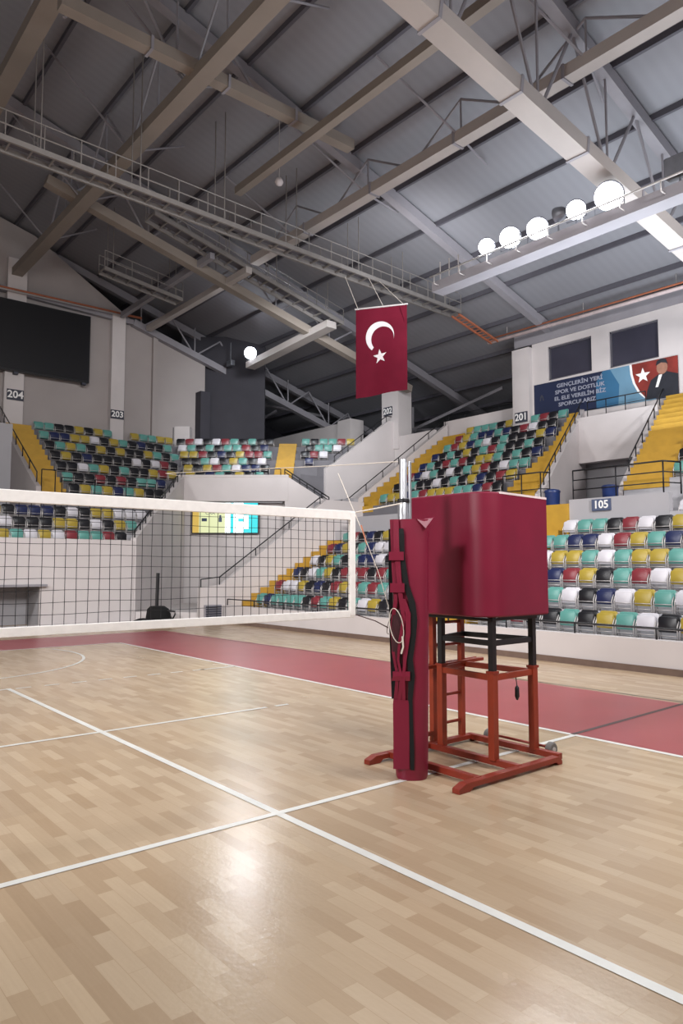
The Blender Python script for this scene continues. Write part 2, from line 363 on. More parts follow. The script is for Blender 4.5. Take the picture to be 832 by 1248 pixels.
# ---- building with windows, banner wall and numbered columns
bw = MB()
X = 18.0
def wallx(name, x0, x1, ya, yb, za, zb, holes, m):    # wall in the y-z plane with rectangular holes
    ys = sorted({ya, yb} | {h[0] for h in holes} | {h[1] for h in holes}); zs = sorted({za, zb} | {h[2] for h in holes} | {h[3] for h in holes})
    mb = MB()
    for a, b in zip(ys, ys[1:]):
        for c, d in zip(zs, zs[1:]):
            if not any(h[0] <= a and b <= h[1] and h[2] <= c and d <= h[3] for h in holes): mb.box(x0, x1, a, b, c, d)
    return mb.obj(name, m, weld=True)
H = [(6.3, 7.9, 7.85, 9.02), (8.52, 10.16, 7.9, 9.06)]
struct(wallx('wall_building', X, X+.25, 5.45, 10.8, 6.4, 9.3, H, M['wall']), 'cream control room wall above the stand', 'wall')
for i, h in enumerate(H):
    w = thing('window_%d' % (i+1), (X+.1, (h[0]+h[1])/2, h[2]), None, None); w['kind'] = 'structure'
    w['label'] = ['dark control room window nearer the right edge', 'dark control room window nearer the numbered column'][i]
    MB().box(X+.12, X+.15, h[0], h[1], h[2], h[3]).obj('pane', M['glass'], w)
    mb = MB(); t = .05
    mb.box(X+.06, X+.16, h[0], h[1], h[2], h[2]+t); mb.box(X+.06, X+.16, h[0], h[1], h[3]-t, h[3]); mb.box(X+.06, X+.16, h[0], h[0]+t, h[2], h[3]); mb.box(X+.06, X+.16, h[1]-t, h[1], h[2], h[3])
    mb.obj('frame', M['purlin'], w)
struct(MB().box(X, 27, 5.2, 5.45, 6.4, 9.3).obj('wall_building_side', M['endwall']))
struct(MB().box(17.95, X+.4, Y0, 11.5, 9.3, 9.78).obj('trim_6', M['rafter']), 'grey edge beam above the control room wall', 'beam')
struct(MB().box(17.8, 18.4, 10.8, 11.5, 6.4, 9.2).obj('pillar_side', M['wall']), 'cream column carrying the 201 sign', 'pillar')
struct(MB().box(17.55, 18.3, 17.0, 18.0, 6.4, 9.0).obj('pillar_corner', M['wall']), 'cream column carrying the 202 sign', 'pillar')
# ------------------------------------------------------------------ end stand (faces the camera side, runs along x)
mX = lambda u, w, d: (u, d, w)
def edgeX(y): return 5.9 + (y-16)*.93
ez = [2.2, 2.58, 2.96]; ey = [16.05 + TR*k for k in range(3)]
uy = lambda k: 18.5 + TR*k
ezu = lambda k: 3.8 + .43*k
XL = -9.0
H2 = [(1.3, 3.3, 0, 1.07)]
mb = MB(); xs = [XL, 1.3, 3.3, 5.9]
mb.box(XL, 1.3, 16, 16.12, 0, 2.35).box(3.3, 5.9, 16, 16.12, 0, 2.35).box(1.3, 3.3, 16, 16.12, 1.07, 2.35)
struct(mb.obj('wall_end_front', M['wall'], weld=True), 'cream front wall of the end stand behind the net', 'wall')
mb = MB().box(1.2, 3.45, 15.86, 16.0, 1.07, 1.13); struct(mb.obj('trim_7', M['rafter']), 'grey ledge over the recess in the end wall')
struct(MB().box(1.2, 3.4, 17.2, 17.3, 0, 1.4).obj('wall_recess', M['wallgrey']), 'grey back of the recess in the end wall', 'wall')
struct(MB().box(3.3, 3.4, 16.1, 17.2, 0, 1.3).obj('wall_recess_side', M['wallgrey']))
struct(MB().box(XL, 5.9, 15.6, 16.0, 0, .06).obj('trim_8', M['wall']), 'low kerb along the end wall')
mb = MB()
for k in range(3): mb.prism([(XL, ey[k]), (edgeX(ey[k]), ey[k]), (edgeX(18.5), 18.5), (XL, 18.5)], ez[k]-.4, ez[k])
struct(mb.obj('trim_9', M['tread']), 'grey concrete steps of the lower end stand', 'stand')
mb = MB()
def endR(k):
    y = uy(k)
    return edgeX(y) if k < 2 else CAM.x + ((26 + TR*(k-2)) - .77*(y-CAM.y))/.637 + .1
for k in range(7):
    mb.prism([(3.8, uy(k)), (endR(k)+.4*(k>1), uy(k)), (endR(k)+.4*(k>1), 23.0), (3.8, 23.0)], ezu(k)-.45 if k else 2.9, ezu(k))
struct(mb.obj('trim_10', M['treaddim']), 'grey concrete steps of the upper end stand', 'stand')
# diagonal side wall of the end stand
wallpath('wall_end_return', [(5.9,16.05,2.42),(9.3,19.7,4.88)], .16, 0, 'sloping white side wall of the end stand')
mb = MB()
for k in range(7):
    ya, ym, yb = uy(k)-.02, uy(k)+TR/2-.02, uy(k)+TR-.02
    mb.box(3.85, 4.85, ya, ym, ezu(k)-.2, ezu(k)+.012); mb.box(3.85, 4.85, ym, yb, ezu(k)-.2, ezu(k)+.215)
struct(mb.obj('stairs_7', M['yellow']), 'yellow stairs at the left of the end stand', 'stairs')
wallpath('wall_end_stair', [(3.75,17.9,3.95),(3.75,18.3,4.15),(3.75,22.9,7.1)], .14, 2.9, 'sloping parapet left of the end stand stairs', 'endwall')
struct(MB().box(XL, 3.7, 20.6, 20.75, 2.9, 6.2).obj('wall_end_gangway', M['wallgrey']), 'grey wall of the gangway at the left edge', 'wall')
struct(MB().box(XL, 3.7, 20.75, 23, 6.1, 6.2).obj('trim_11', M['tread']))
struct(MB().box(XL, 3.7, 18.5, 20.6, 2.7, 2.9).obj('trim_12', M['tread']))
# end wall under the roof
RS = .30
def roofz(x): return 9.8 + RS*(18.5 - abs(x))
def gab(x): return 11.4 if x < 8.66 else 11.4 - (x-8.66)*.30
mb = MB(); mb.ext([(XL,0),(11.98,0),(11.98,gab(11.98)),(8.66,11.4),(4.9,roofz(4.9)-.15),(0,roofz(0)-.2),(XL,roofz(XL)-.15)], (23.05,23.25), mX)
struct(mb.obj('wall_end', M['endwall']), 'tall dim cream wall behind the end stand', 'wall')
for i, (a, b, z) in enumerate([(3.95, 4.6, 12.6), (7.79, 8.32, 11.4)]):
    struct(MB().box(a, b, 22.78, 23.05, 6.2, z).obj('pillar_end_%d' % (i+1), M['wall']), ['cream column left of the yellow stairs carrying the 204 sign', 'cream column carrying the 203 sign'][i], 'pillar')
struct(MB().box(11.55, 12.0, 22.6, 23.05, 6.0, 8.9).obj('trim_13', M['cladding']))
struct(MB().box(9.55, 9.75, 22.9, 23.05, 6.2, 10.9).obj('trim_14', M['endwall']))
# ------------------------------------------------------------------ corner stand
def frp(l, c): p = fr(l, c); return (p.x, p.y)
cz = lambda k: ezu(k)                      # k = 2..6, c = 26 + .63(k-2)
cc = lambda k: 26 + .5*(k-2)
czc = lambda k: 4.66 + .335*(k-2)
def latR(c):                               # lateral where the line of distance c meets y = 17.4
    return (CAM.y + .77*c - 17.4)/.637 * 1.0
def latL(k):                               # lateral where the row meets the end stand row
    t = (k-2)/5; y = uy(2) + (uy(6)-uy(2))*t; return (CAM.y + .77*cc(k) - y)/.637
mb = MB()
for k in range(2, 8):
    mb.prism([frp(latL(k), cc(k)), frp(latR(cc(k)), cc(k)), frp(latR(29.3), 29.3), frp(latL(7)-.6, 29.3)], czc(k)-.45, czc(k))
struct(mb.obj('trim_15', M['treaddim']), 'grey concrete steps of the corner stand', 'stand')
struct(MB().prism([frp(latL(2)-.1, 25.9), frp(latR(26)+.22, 25.9), frp(latR(26)+.22, 26.06), frp(latL(2)-.1, 26.06)], 3.95, 4.9).obj('wall_corner_front', M['wall']), 'white balcony front of the corner stand above the lit screen', 'wall')
struct(MB().prism([frp(latL(2)-.1, 26.06), frp(latR(26), 26.06), frp(latR(26), 26.5), frp(latL(2)-.1, 26.5)], 3.9, 4.05).obj('trim_16', M['wallgrey']))
struct(MB().prism([frp(latL(2)-.4, 26.35), frp(latR(26)+.3, 26.35), frp(latR(26)+.3, 26.5), frp(latL(2)-.4, 26.5)], 0, 3.95).obj('wall_corner', M['wall']), 'pale grey corner wall carrying the lit screen', 'wall')
struct(MB().prism([(5.98,16.0),(7.2,14.45),(12.8,14.45),(12.8,17.0),(9.4,19.6),(9.2,19.55)], 0, .3).obj('trim_17', M['wall']), 'low pale platform in the corner behind the net', 'platform')
mb = MB()
for k in range(2, 8):
    c0 = cc(k)-.02
    mb.prism([frp(-2.5,c0), frp(-1.8,c0), frp(-1.8,c0+.25), frp(-2.5,c0+.25)], czc(k)-.2, czc(k)+.012)
    mb.prism([frp(-2.5,c0+.25), frp(-1.8,c0+.25), frp(-1.8,c0+.5), frp(-2.5,c0+.5)], czc(k)-.2, czc(k)+.18)
struct(mb.obj('stairs_8', M['yellow']), 'narrow yellow stairs in the corner stand', 'stairs')
struct(MB().prism([frp(-6.9,30.6), frp(-3.3,30.6), frp(-3.3,30.8), frp(-6.9,30.8)], 0, 11.5).obj('wall_corner_cladding', M['cladding']), 'dark clad wall behind the corner stand', 'wall')
struct(MB().prism([frp(-6.95,29.4), frp(-6.25,29.4), frp(-6.25,30.0), frp(-6.95,30.0)], 5.5, 7.35).obj('trim_18', M['wall']), 'small white plinth by the dark cladding')
struct(MB().prism([frp(-7.4,29.35), frp(-6.9,29.35), frp(-6.9,29.9), frp(-7.4,29.9)], 5.5, 7.3).obj('trim_19', M['cladding']))
# white portal wall behind the corner seats
mb = MB().box(18.1, 18.9, 20.7, 21.6, 6.0, 8.3).box(18.3, 18.6, 21.6, 28.6, 7.35, 8.25).box(18.3, 18.6, 28.2, 28.6, 6, 7.4)
struct(mb.obj('wall_portal', M['wall']), 'long white lintel wall on a pier behind the corner stand', 'wall')
struct(MB().box(19.2, 19.35, 21.0, 28.6, 5.5, 7.6).obj('wall_portal_back', M['cladding']))
struct(MB().box(18.2, 27, 17.3, 29, 6.2, 6.4).obj('trim_20', M['tread']))
# far outer walls (dark) closing the hall
struct(MB().box(26.9, 27.1, -14, 30, 0, 7.4).obj('wall_outer_side', M['cladding']))
mb = MB().ext([(-27,0),(27,0),(27,7.2),(0,15.3),(-27,7.2)], (29.6,29.8), mX); struct(mb.obj('wall_outer_end', M['cladding']))
mb = MB().ext([(-27,0),(27,0),(27,7.2),(0,15.3),(-27,7.2)], (-14.2,-14), mX); struct(mb.obj('wall_back', M['endwall']))
struct(MB().box(-27.1, -26.9, -14, 30, 0, 7.4).obj('wall_far_side', M['endwall']))
struct(MB().box(-27, 27, -14, 30, -.2, -.1).obj('floor_slab', M['tread']))

# ------------------------------------------------------------------ roof
mb = MB()
for sx in (1, -1):
    mb.ext([(0,15.35),(27.2*sx,15.35-27.2*RS),(27.2*sx,15.55-27.2*RS),(0,15.55)], (-14.2,30), mY)
struct(mb.obj('ceiling', M['roof']), 'dim grey pitched sheet roof', 'ceiling')
n = 0
def bobj(name, p, q, w, h, m='beam', lab=None):
    return struct(MB().beam(p, q, w, h).obj(name, M[m]), lab, 'beam')
for x in [1.0 + 1.62*i for i in range(16)]:
    z = roofz(x) - .07
    bobj('roof_purlin', (x, -14, z), (x, 29.5, z), .08, .14, 'purlin')
for y in (-2.9, 3.6, 10.1, 16.6, 23.6):
    bobj('roof_rafter', (0.2, y, roofz(.2)-.26), (26.8, y, roofz(26.8)-.26), .24, .28, 'rafter')
# bottom chords of the cross trusses
bobj('truss_chord', (-1.0,3.6,11.4), (17.9,3.6,8.55), .44, .30, 'beam', 'wide cream truss chord running above the floodlights')
def cuffs(p, q, n, w, h):      # joint plates along a chord
    for i in range(1, n):
        c = Vector(p).lerp(Vector(q), i/n); d = (Vector(q)-Vector(p)).normalized()
        struct(MB().beam(c-d*.03, c+d*.03, w+.05, h+.05).obj('beam_joint', M['rafter']))
cuffs((-1.0,3.6,11.4), (17.9,3.6,8.55), 9, .44, .30)
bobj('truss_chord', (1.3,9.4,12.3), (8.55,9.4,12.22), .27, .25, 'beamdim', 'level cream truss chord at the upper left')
cuffs((1.3,9.4,12.3), (8.55,9.4,12.22), 4, .27, .25)
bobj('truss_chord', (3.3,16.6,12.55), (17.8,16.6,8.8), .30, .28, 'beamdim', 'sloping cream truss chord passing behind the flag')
bobj('truss_chord', (8.66,22.9,11.25), (22.5,22.9,7.1), .26, .26, 'rafter', 'gable chord along the top of the end wall')
bobj('truss_chord', (-3.0,22.9,11.7), (8.66,22.9,11.25), .2, .2, 'rafter')
# long beams
def longbeam(x, z, ya, yb, w, h, lab, m='beam'):
    bobj('long_beam', (x,ya,z), (x,yb,z), w, h, m, lab)
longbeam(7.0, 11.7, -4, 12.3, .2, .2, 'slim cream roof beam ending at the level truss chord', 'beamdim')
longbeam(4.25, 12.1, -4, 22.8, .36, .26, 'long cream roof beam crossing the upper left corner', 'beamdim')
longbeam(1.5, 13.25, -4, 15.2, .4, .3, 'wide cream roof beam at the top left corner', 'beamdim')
longbeam(9.4, 11.4, -2, 15.2, .3, .26, 'long cream roof beam running above the floodlight gantry')
cuffs((9.4,-2,11.4), (9.4,15.2,11.4), 6, .30, .26)
longbeam(8.1, 11.35, 15.6, 22.6, .16, .2, 'twin roof beam near the end wall', 'rafter')
longbeam(9.2, 11.05, 15.2, 22.6, .22, .2, 'roof beam above the left end wall', 'beam')
# web members: steel tubes between chords and roof
def web(p, q, r=.035, m='rafter'):
    struct(MB().tube([p, q], r, 6).obj('truss_web', M[m]))
def chordz(P, Q, x): t = (x-P[0])/(Q[0]-P[0]); return P[2] + t*(Q[2]-P[2])
for y, P, Q, x0, x1 in [(3.6,(-1,3.6,11.4),(17.9,3.6,8.55),1,17), (9.75,(1.3,0,12.3),(8.55,0,12.22),1.5,7), (16.6,(3.3,16.6,12.55),(17.8,16.6,8.8),4,17), (22.9,(8.66,0,11.25),(22.5,0,7.1),9,21)]:
    x = x0; i = 0
    while x + 2.4 <= x1 + .1:
        za, zb = chordz(P,Q,x), chordz(P,Q,x+2.4)
        xm = x+1.2
        web((x,y,za), (xm,y,roofz(xm)-.3)); web((xm,y,roofz(xm)-.3), (x+2.4,y,zb))
        web((x,y,za), (x,y,roofz(x)-.3), .028)
        x += 2.4
for x, z, ya, yb in [(4.25,12.1,-3,22), (9.4,11.4,-1.5,15), (1.5,13.25,0,15)]:
    y = ya
    while y + 3.2 <= yb + .1:
        ym = y+1.6
        web((x,y,z), (x,ym,roofz(x)-.2), .03); web((x,ym,roofz(x)-.2), (x,y+3.2,z), .03); web((x,ym,z), (x,ym,roofz(x)-.2), .024)
        y += 3.2
# slanting props from long beams out to the neighbouring purlins
for x, z, ya, yb in [(4.25,12.1,0,22), (9.4,11.4,0,14)]:
    y = ya
    while y < yb:
        web((x,y,z), (x+1.9,y+.8,roofz(x+1.9)-.15), .028); web((x,y,z), (x-1.9,y+.8,roofz(x-1.9)-.15), .028); y += 3.25
# corner framing behind the corner stand
for p, q in [((13.2,24.5,9.3),(19.5,24.5,9.2)), ((15.5,26.5,6.5),(15.5,26.5,10.5)), ((16.0,26.5,6.5),(16.0,26.5,10.4)), ((13.0,26.5,6.4),(18.0,26.5,9.6)), ((18.0,26.5,6.6),(13.0,26.5,10.2)), ((19.5,22,7.0),(24.5,22,8.3)), ((19.5,20,7.2),(20.5,14,8.8)), ((24,12,7.7),(20,18,7.0)), ((20.5,19.5,6.4),(20.5,19.5,9.1)), ((20.9,19.5,6.4),(20.9,19.5,9.0)), ((22,13.5,6.4),(22,13.5,8.6)), ((22.3,13.2,6.4),(22.3,13.2,8.5)), ((19.0,26,8.2),(23,17,8.0))]:
    web(p, q, .07)

# ------------------------------------------------------------------ seats
def rrect(w, z0, z1, r, n=4):
    pts = []
    for cx, cz_, a0 in ((w/2-r, z1-r, 0), (-w/2+r, z1-r, 90), (-w/2+r*.6, z0+r*.6, 180), (w/2-r*.6, z0+r*.6, 270)):
        rr = r if a0 < 180 else r*.6
        for i in range(n+1):
            a = math.radians(a0 + 90*i/n); pts.append((cx + rr*math.cos(a), cz_ + rr*math.sin(a)))
    return pts
def slab(w, z0, z1, r, yf, th, belly=0.0, inset=.012, n=4):
    mb = MB(); o = rrect(w, z0, z1, r, n)
    def ring(s, y): 
        cx, cz_ = 0, (z0+z1)/2
        out = []
        for px, pz in o:
            qx = cx + (px-cx)*(1-2*s/w); qz = cz_ + (pz-cz_)*(1-2*s/(z1-z0)); out.append((qx, yf(qz) + y - belly*(1-(2*qx/w)**2), qz))
        return out
    mb.loft([ring(inset, 0), ring(0, inset*.8), ring(0, th-inset*.8), ring(inset, th)])
    return mb
sm = {}
shell0 = slab(.325, .14, .405, .05, lambda z: .01+.14*(z-.1), .04, belly=-.02).mesh('seat_shell', M['seat_white'], smooth='auto')
pan0 = slab(.315, .125, .37, .05, lambda z: -.07+.05*(z-.07), .05, belly=.012).mesh('seat_pan', M['seat_white'], smooth='auto')
mb = MB()
for s in (-1, 1): mb.tube([(s*.162,-.075,0),(s*.158,-.085,.2),(s*.158,-.03,.30)], .011, 5); mb.tube([(s*.162,.06,0),(s*.160,.03,.13),(s*.158,.06,.36)], .009, 5)
mb.tube([(-.160,-.085,.165),(.160,-.085,.165)], .008, 5); mb.tube([(-.162,-.07,.07),(.162,-.07,.07)], .008, 5); mb.tube([(-.160,.06,.012),(.160,.06,.012)], .009, 5)
frame0 = mb.mesh('seat_frame', M['galv'], smooth=True)
for c in SEATC:
    a = shell0.copy(); a.name = 'seat_shell_' + c; a.materials.clear(); a.materials.append(M['seat_' + c])
    b = pan0.copy(); b.name = 'seat_pan_' + c; b.materials.clear(); b.materials.append(M['seat_' + c]); sm[c] = (a, b)
ORD = 'first second third fourth fifth sixth seventh eighth ninth tenth eleventh twelfth thirteenth fourteenth fifteenth sixteenth seventeenth eighteenth nineteenth twentieth twenty-first twenty-second twenty-third twenty-fourth twenty-fifth twenty-sixth twenty-seventh twenty-eighth'.split()
MIX = ['black']*6 + ['navy']*4 + ['teal']*5 + ['white']*5 + ['red']*4 + ['yellow']*4
DIM = ['black']*10 + ['navy']*5 + ['teal']*7 + ['white']*3 + ['red']*4 + ['yellow']*4  # extra black and navy put the stands' dimness into the seat colours
seats = []      # (pos, rot, colour, label, group)
C105 = [('black teal black yellow teal white black yellow', 3.69, 8.42), ('teal white black navy white yellow teal white', 4.06, 9.05),
        ('navy red yellow black teal red white yellow', 4.44, 9.68), ('yellow yellow teal white teal yellow yellow teal white', 4.77, 10.31),
        ('teal navy navy white red yellow teal navy yellow', 5.13, 10.94), ('white teal teal black red white black yellow', 5.28, 11.57)]
for r, (cs, ys, xx) in enumerate(C105):
    cs = cs.split(); pitch = .357; first = int((5.5 - ys)/pitch); i = 0
    y = ys + first*pitch
    while y > -1.0:
        j = i - first
        c = cs[j] if 0 <= j < len(cs) else random.choice(MIX)
        seats.append(((xx, y, .45+RI*r), -PI/2, c, f'{c} folding seat below 105 sign, {ORD[r]} row up, {ORD[i]} from yellow stairs', 'folding seats below the 105 sign'))
        y -= pitch; i += 1
for r in range(2):
    y = 2.95; i = 0
    while y > .6:
        c = random.choice(MIX)
        seats.append(((12.25+.63*r, y, 2.61+.36*r), -PI/2, c, f'{c} seat right of the 105 sign wall, {ORD[r]} row up, {ORD[i]} from the wall end', 'folding seats right of the 105 sign wall'))
        y -= .36; i += 1
for r in range(6):
    y = 13.12; i = 0
    while y > 6.7:
        c = random.choice(DIM); dx = random.uniform(-.01, .01)
        seats.append(((8.42+TR*r+dx, y, .45+RI*r), -PI/2, c, f'{c} seat in lower side stand, {ORD[r]} row up, {ORD[i]} from far yellow stairs', 'folding seats of the far lower stand'))
        y -= .36; i += 1
for r in range(3):
    x = edgeX(ey[r]) - .3; i = 0
    while x > -.5:
        c = random.choice(MIX)
        seats.append(((x, ey[r]+.33, ez[r]), 0, c, f'{c} seat above cream end wall, {ORD[r]} row up, {ORD[i]} from sloping rail', 'folding seats of the lower end stand'))
        x -= .36; i += 1
for k in range(8):
    x = ux(k) + .33; y = 13.5; i = 0
    while y > skewL(x) + .36 + stw(x):
        c = random.choice(DIM)
        seats.append(((x, y, uz(k)), -PI/2, c, f'{c} seat in upper side stand, {ORD[k]} row up, {ORD[i]} from long yellow stairs', 'folding seats of the upper side stand'))
        y -= .36; i += 1
    y = skewR(x) - 1.42; i = 0
    while y > .4:
        c = random.choice(MIX)
        seats.append(((x, y, uz(k)), -PI/2, c, f'{c} seat right of wide yellow stairs, {ORD[k]} row up, {ORD[i]} from stairs', 'folding seats right of the wide yellow stairs'))
        y -= .36; i += 1
for k in range(7):
    x = 5.1; i = 0
    while x < endR(k) - (.15 if k < 2 else .05):
        c = random.choice(DIM)
        if not (k == 6 and (7.7 < x < 8.45)):
            seats.append(((x, uy(k)+.33, ezu(k)), 0, c, f'{c} seat in upper end stand, {ORD[k]} row up, {ORD[i]} from yellow stairs', 'folding seats of the upper end stand'))
        x += .36; i += 1
for k in range(2, 8):
    l = latL(k) + .3; i = 0
    while l < latR(cc(k)) - .3:
        if not (-2.72 < l < -1.58):
            p = fr(l, cc(k)+.28, czc(k)); c = random.choice(DIM)
            seats.append(((p.x, p.y, p.z), HEAD - PI/2, c, f'{c} seat in corner stand above lit screen, {ORD[k-2]} row up, {ORD[i]} from left', 'folding seats of the corner stand'))
            i += 1
        l += .36
def seen(p):
    u, v, d = proj((p[0], p[1], p[2]+.25))
    if not (-8 < u < 840 and 0 < v < 1248): return None
    if 506 < u < 656 and 618 < v < 745: return None      # wholly behind the red padded box
    return d
vis = []; rest = []
for s in seats:
    d = seen(s[0])
    (vis.append((d, s)) if d else rest.append(s))
vis.sort(key=lambda t: t[0])
for d, (p, rz, c, lab, grp) in vis[:300]:
    o = bpy.data.objects.new('folding_seat', None); COL.objects.link(o); o.location = p; o.rotation_euler = (0, 0, rz); o.empty_display_size = .1
    tag(o, lab, 'seat', grp)
    for nm, me in (('backrest', sm[c][0]), ('seat_pan', sm[c][1]), ('frame', frame0)):
        q = bpy.data.objects.new(nm, me); COL.objects.link(q); q.parent = o
bmS = bmesh.new(); names = list(SEATC); bm_cache = {}
for c, (a, b) in sm.items(): bm_cache[c] = (a, b)
rest = [s for d, s in vis[300:]] + [s for s in rest if proj(s[0])[2] > 1 and -260 < proj(s[0])[0] < 1100]
for p, rz, c, lab, grp in rest:
    m4 = Matrix.Translation(p) @ Matrix.Rotation(rz, 4, 'Z'); idx = names.index(c)
    for me in sm[c] + (frame0,):
        t = me.copy(); t.transform(m4); nf = len(bmS.faces); bmS.from_mesh(t); bmS.faces.ensure_lookup_table()
        for f in bmS.faces[nf:]: f.material_index = len(names) if me is frame0 else idx
        bpy.data.meshes.remove(t)
me = bpy.data.meshes.new('distant_seats'); bmS.to_mesh(me); bmS.free()
for c in names: me.materials.append(M['seat_' + c])
me.materials.append(M['galv'])
ds = bpy.data.objects.new('distant_seats', me); COL.objects.link(ds)
tag(ds, 'mixed colour folding seats filling the farthest rows of the upper and corner stands', 'seats', kind='stuff')

# ------------------------------------------------------------------ railings
def railing(name, pts, h, bars, label, every=1.2, r=.018, group=None, ends=True, posts=True, hook=False):
    pts = [Vector(p) for p in pts]
    t = thing(name, pts[0], label, 'railing', group)
    up = Vector((0,0,h))
    top = [p + up for p in pts]
    MB().tube(([top[0]-Vector((0,0,.1))] if hook else []) + top, r, 6).obj('handrail', M['black'], t, smooth=True)
    for b in range(bars):
        u = Vector((0,0,h*(b+1)/(bars+1))); MB().tube([p + u for p in pts], r*.7, 5).obj('mid_rail', M['black'], t, smooth=True)
    for p, q in zip(pts, pts[1:]):
        L = (q-p).length; n = max(1, round(L/every))
        for i in range(n + (1 if (q - pts[-1]).length < 1e-6 else 0)):
            c = p.lerp(q, i/n); MB().tube([c, c+up], r*.9, 6).obj('post', M['black'], t, smooth=True)
    return t
railing('guard_rail', [(7.9,14.1,.5),(7.9,-5.5,.5)], .17, 0, 'low black rail on the cream wall in front of the lower side stand', 1.4, .018)
railing('stair_rail', [(7.15,14.3,1.02),(7.75,14.3,1.08),(11.4,14.3,3.6)], .22, 0, 'black handrail climbing the white parapet right of the lit screen', 1.3, .018)
railing('stair_rail', [(12.75,15.0,3.57),(13.2,15.0,3.7),(17.2,15.0,6.46),(18.15,15.0,7.1)], .25, 0, 'long black handrail up the white parapet beside the upper yellow stairs', .9, .018)
railing('stair_rail', [(14.5,17.4,5.58),(17.25,17.4,7.5),(18.1,17.4,7.55)], .25, 0, 'black handrail on the tall corner parapet under the flag', .9, .018)
railing('stair_rail', [(13.65,skewL(13.65),3.78),(18.15,skewL(18.15),6.8)], .3, 0, 'black handrail on the sloping parapet left of the stairwell', .7, .02)
railing('stair_rail', [(14.0,skewR(14.0),3.95),(18.15,skewR(18.15),6.68)], .3, 0, 'black handrail on the sloping parapet right of the stairwell', .8, .02)
railing('guard_rail', [(12.03,5.5,3.15),(12.03,3.35,3.15),(12.5,3.2,3.15)], .68, 2, 'black guard rail with two bars above the 105 sign', 1.15, .02)
railing('guard_rail', [(13.05,8.3,2.75),(13.05,7.1,2.75),(13.3,7.0,2.75)], 1.3, 2, 'black guard rail left of the blue bin beside the red box', .6, .02)
railing('guard_rail', [(17.4,8.35,6.25),(17.4,6.45,6.25)], .5, 1, 'black guard rail below the banner over the stairwell', .65, .018)
railing('guard_rail', [(18.37,15.0,7.3),(18.37,11.7,7.3)], .22, 0, 'thin black rail on the parapet behind the top row', .9, .012)
railing('stair_rail', [(5.95,16.1,2.4),(9.2,19.6,4.8)], .25, 0, 'black handrail along the sloping edge of the end stand', .55, .022)
railing('stair_rail', [(3.75,18.1,4.1),(3.75,22.6,6.9)], .3, 0, 'black handrail left of the end stand yellow stairs', .9, .02)
railing('guard_rail', [(4.55,18.3,2.96),(7.6,18.3,2.96)], 1.35, 2, 'black cross rail along the walkway of the end stand', 1.1, .016)
railing('guard_rail', [(3.95,18.3,2.96),(4.35,18.3,2.96)], 1.55, 0, 'short black gate rail at the foot of the end stand stairs', .4, .018)
a, b, c = fr(-2.9,26.05,4.9), fr(-2.15,26.05,4.9), fr(-1.55,25.8,4.1)
railing('guard_rail', [fr(-3.1,25.98,4.9), fr(-2.2,25.98,4.9)], .22, 0, 'small black rail at the foot of the corner stairs', .45, .018)
wallpath('wall_corner_side', [(12.15,17.35,4.9),(13.6,16.6,3.9)], .16, 2.0, 'short sloping white wall at the right of the corner balcony')
railing('stair_rail', [(12.15,17.35,4.9),(13.6,16.6,3.9)], .22, 1, 'dark handrail dropping from the right end of the corner balcony', .3, .022)

# ------------------------------------------------------------------ signs
def sign(txt, o, xdir, w, h, label, m='slate'):
    xd = Vector(xdir).normalized(); nrm = xd.cross(Vector((0,0,1)))
    t = thing('section_sign', o, label, 'sign')
    o = Vector(o)
    MB().quadbox([o + xd*a + Vector((0,0,b)) + nrm*c for c in (0,.03) for a, b in ((-w/2,-h/2),(w/2,-h/2),(w/2,h/2),(-w/2,h/2))]).obj('panel', M[m], t)
    text_mesh(txt, h*.95, M['whitepaint'], 'lettering', frame(o + nrm*.033, xd), t, .003, bold=h*.02)
sign('105', (11.92, 4.72, 2.98), (0,-1,0), .46, .26, 'blue-grey 105 sign on the grey parapet above the right seats', 'signblue')
sign('201', (17.79, 11.13, 6.77), (0,-1,0), .5, .36, 'dark 201 sign on the column left of the banner')
sign('202', (17.54, 17.6, 8.02), (0,-1,0), .5, .36, 'dark 202 sign on the column below the flag')
sign('203', (8.05, 22.77, 7.45), (1,0,0), .52, .34, 'dark 203 sign on the end wall column right of the black screen')
sign('204', (4.32, 22.77, 7.65), (1,0,0), .56, .38, 'dark 204 sign on the column at the head of the left yellow stairs')

# ------------------------------------------------------------------ banner
t = thing('wall_banner', (17.97, 8.2, 6.6), 'long navy and pale blue printed banner under the control room windows', 'banner')
BX = 17.97; by0, by1 = 10.72, 5.72            # left, right
def bz(y): t = (by0-y)/(by0-by1); return 6.66 - .09*t, 7.84 - .07*t
def bpoly(pts, m, off, name):                  # pts in banner units: s 0..1 from left, q 0..1 up
    mb = MB(); vs = []
    for s_, q in pts:
        y = by0 + (by1-by0)*s_; lo, hi = bz(y); vs.append((y, lo + (hi-lo)*q))
    fa = [mb.bm.verts.new((BX-off, y, z)) for y, z in vs]; fb = [mb.bm.verts.new((BX-off+.004, y, z)) for y, z in vs]
    mb.bm.faces.new(fa); mb.bm.faces.new(fb[::-1]); n = len(fa)
    for i in range(n): mb.bm.faces.new([fa[i], fb[i], fb[(i+1)%n], fa[(i+1)%n]])
    return mb.obj(name, m, t)
bpoly([(0,0),(1,0),(1,1),(0,1)], M['bannernavy'], .0, 'panel')
bpoly([(.47,.0),(.76,0),(.76,1),(.52,1),(.47,.72)], M['bannerblue'], .006, 'blue_field')
bpoly([(.62,.0),(.86,0),(.84,1),(.57,1),(.63,.55)], M['bannerpale'], .010, 'pale_field')
bpoly([(.86,.02),(1,.02),(1,1),(.70,1),(.705,.75),(.72,.5),(.75,.25),(.79,.08)], M['whitepaint'], .014, 'white_arc')
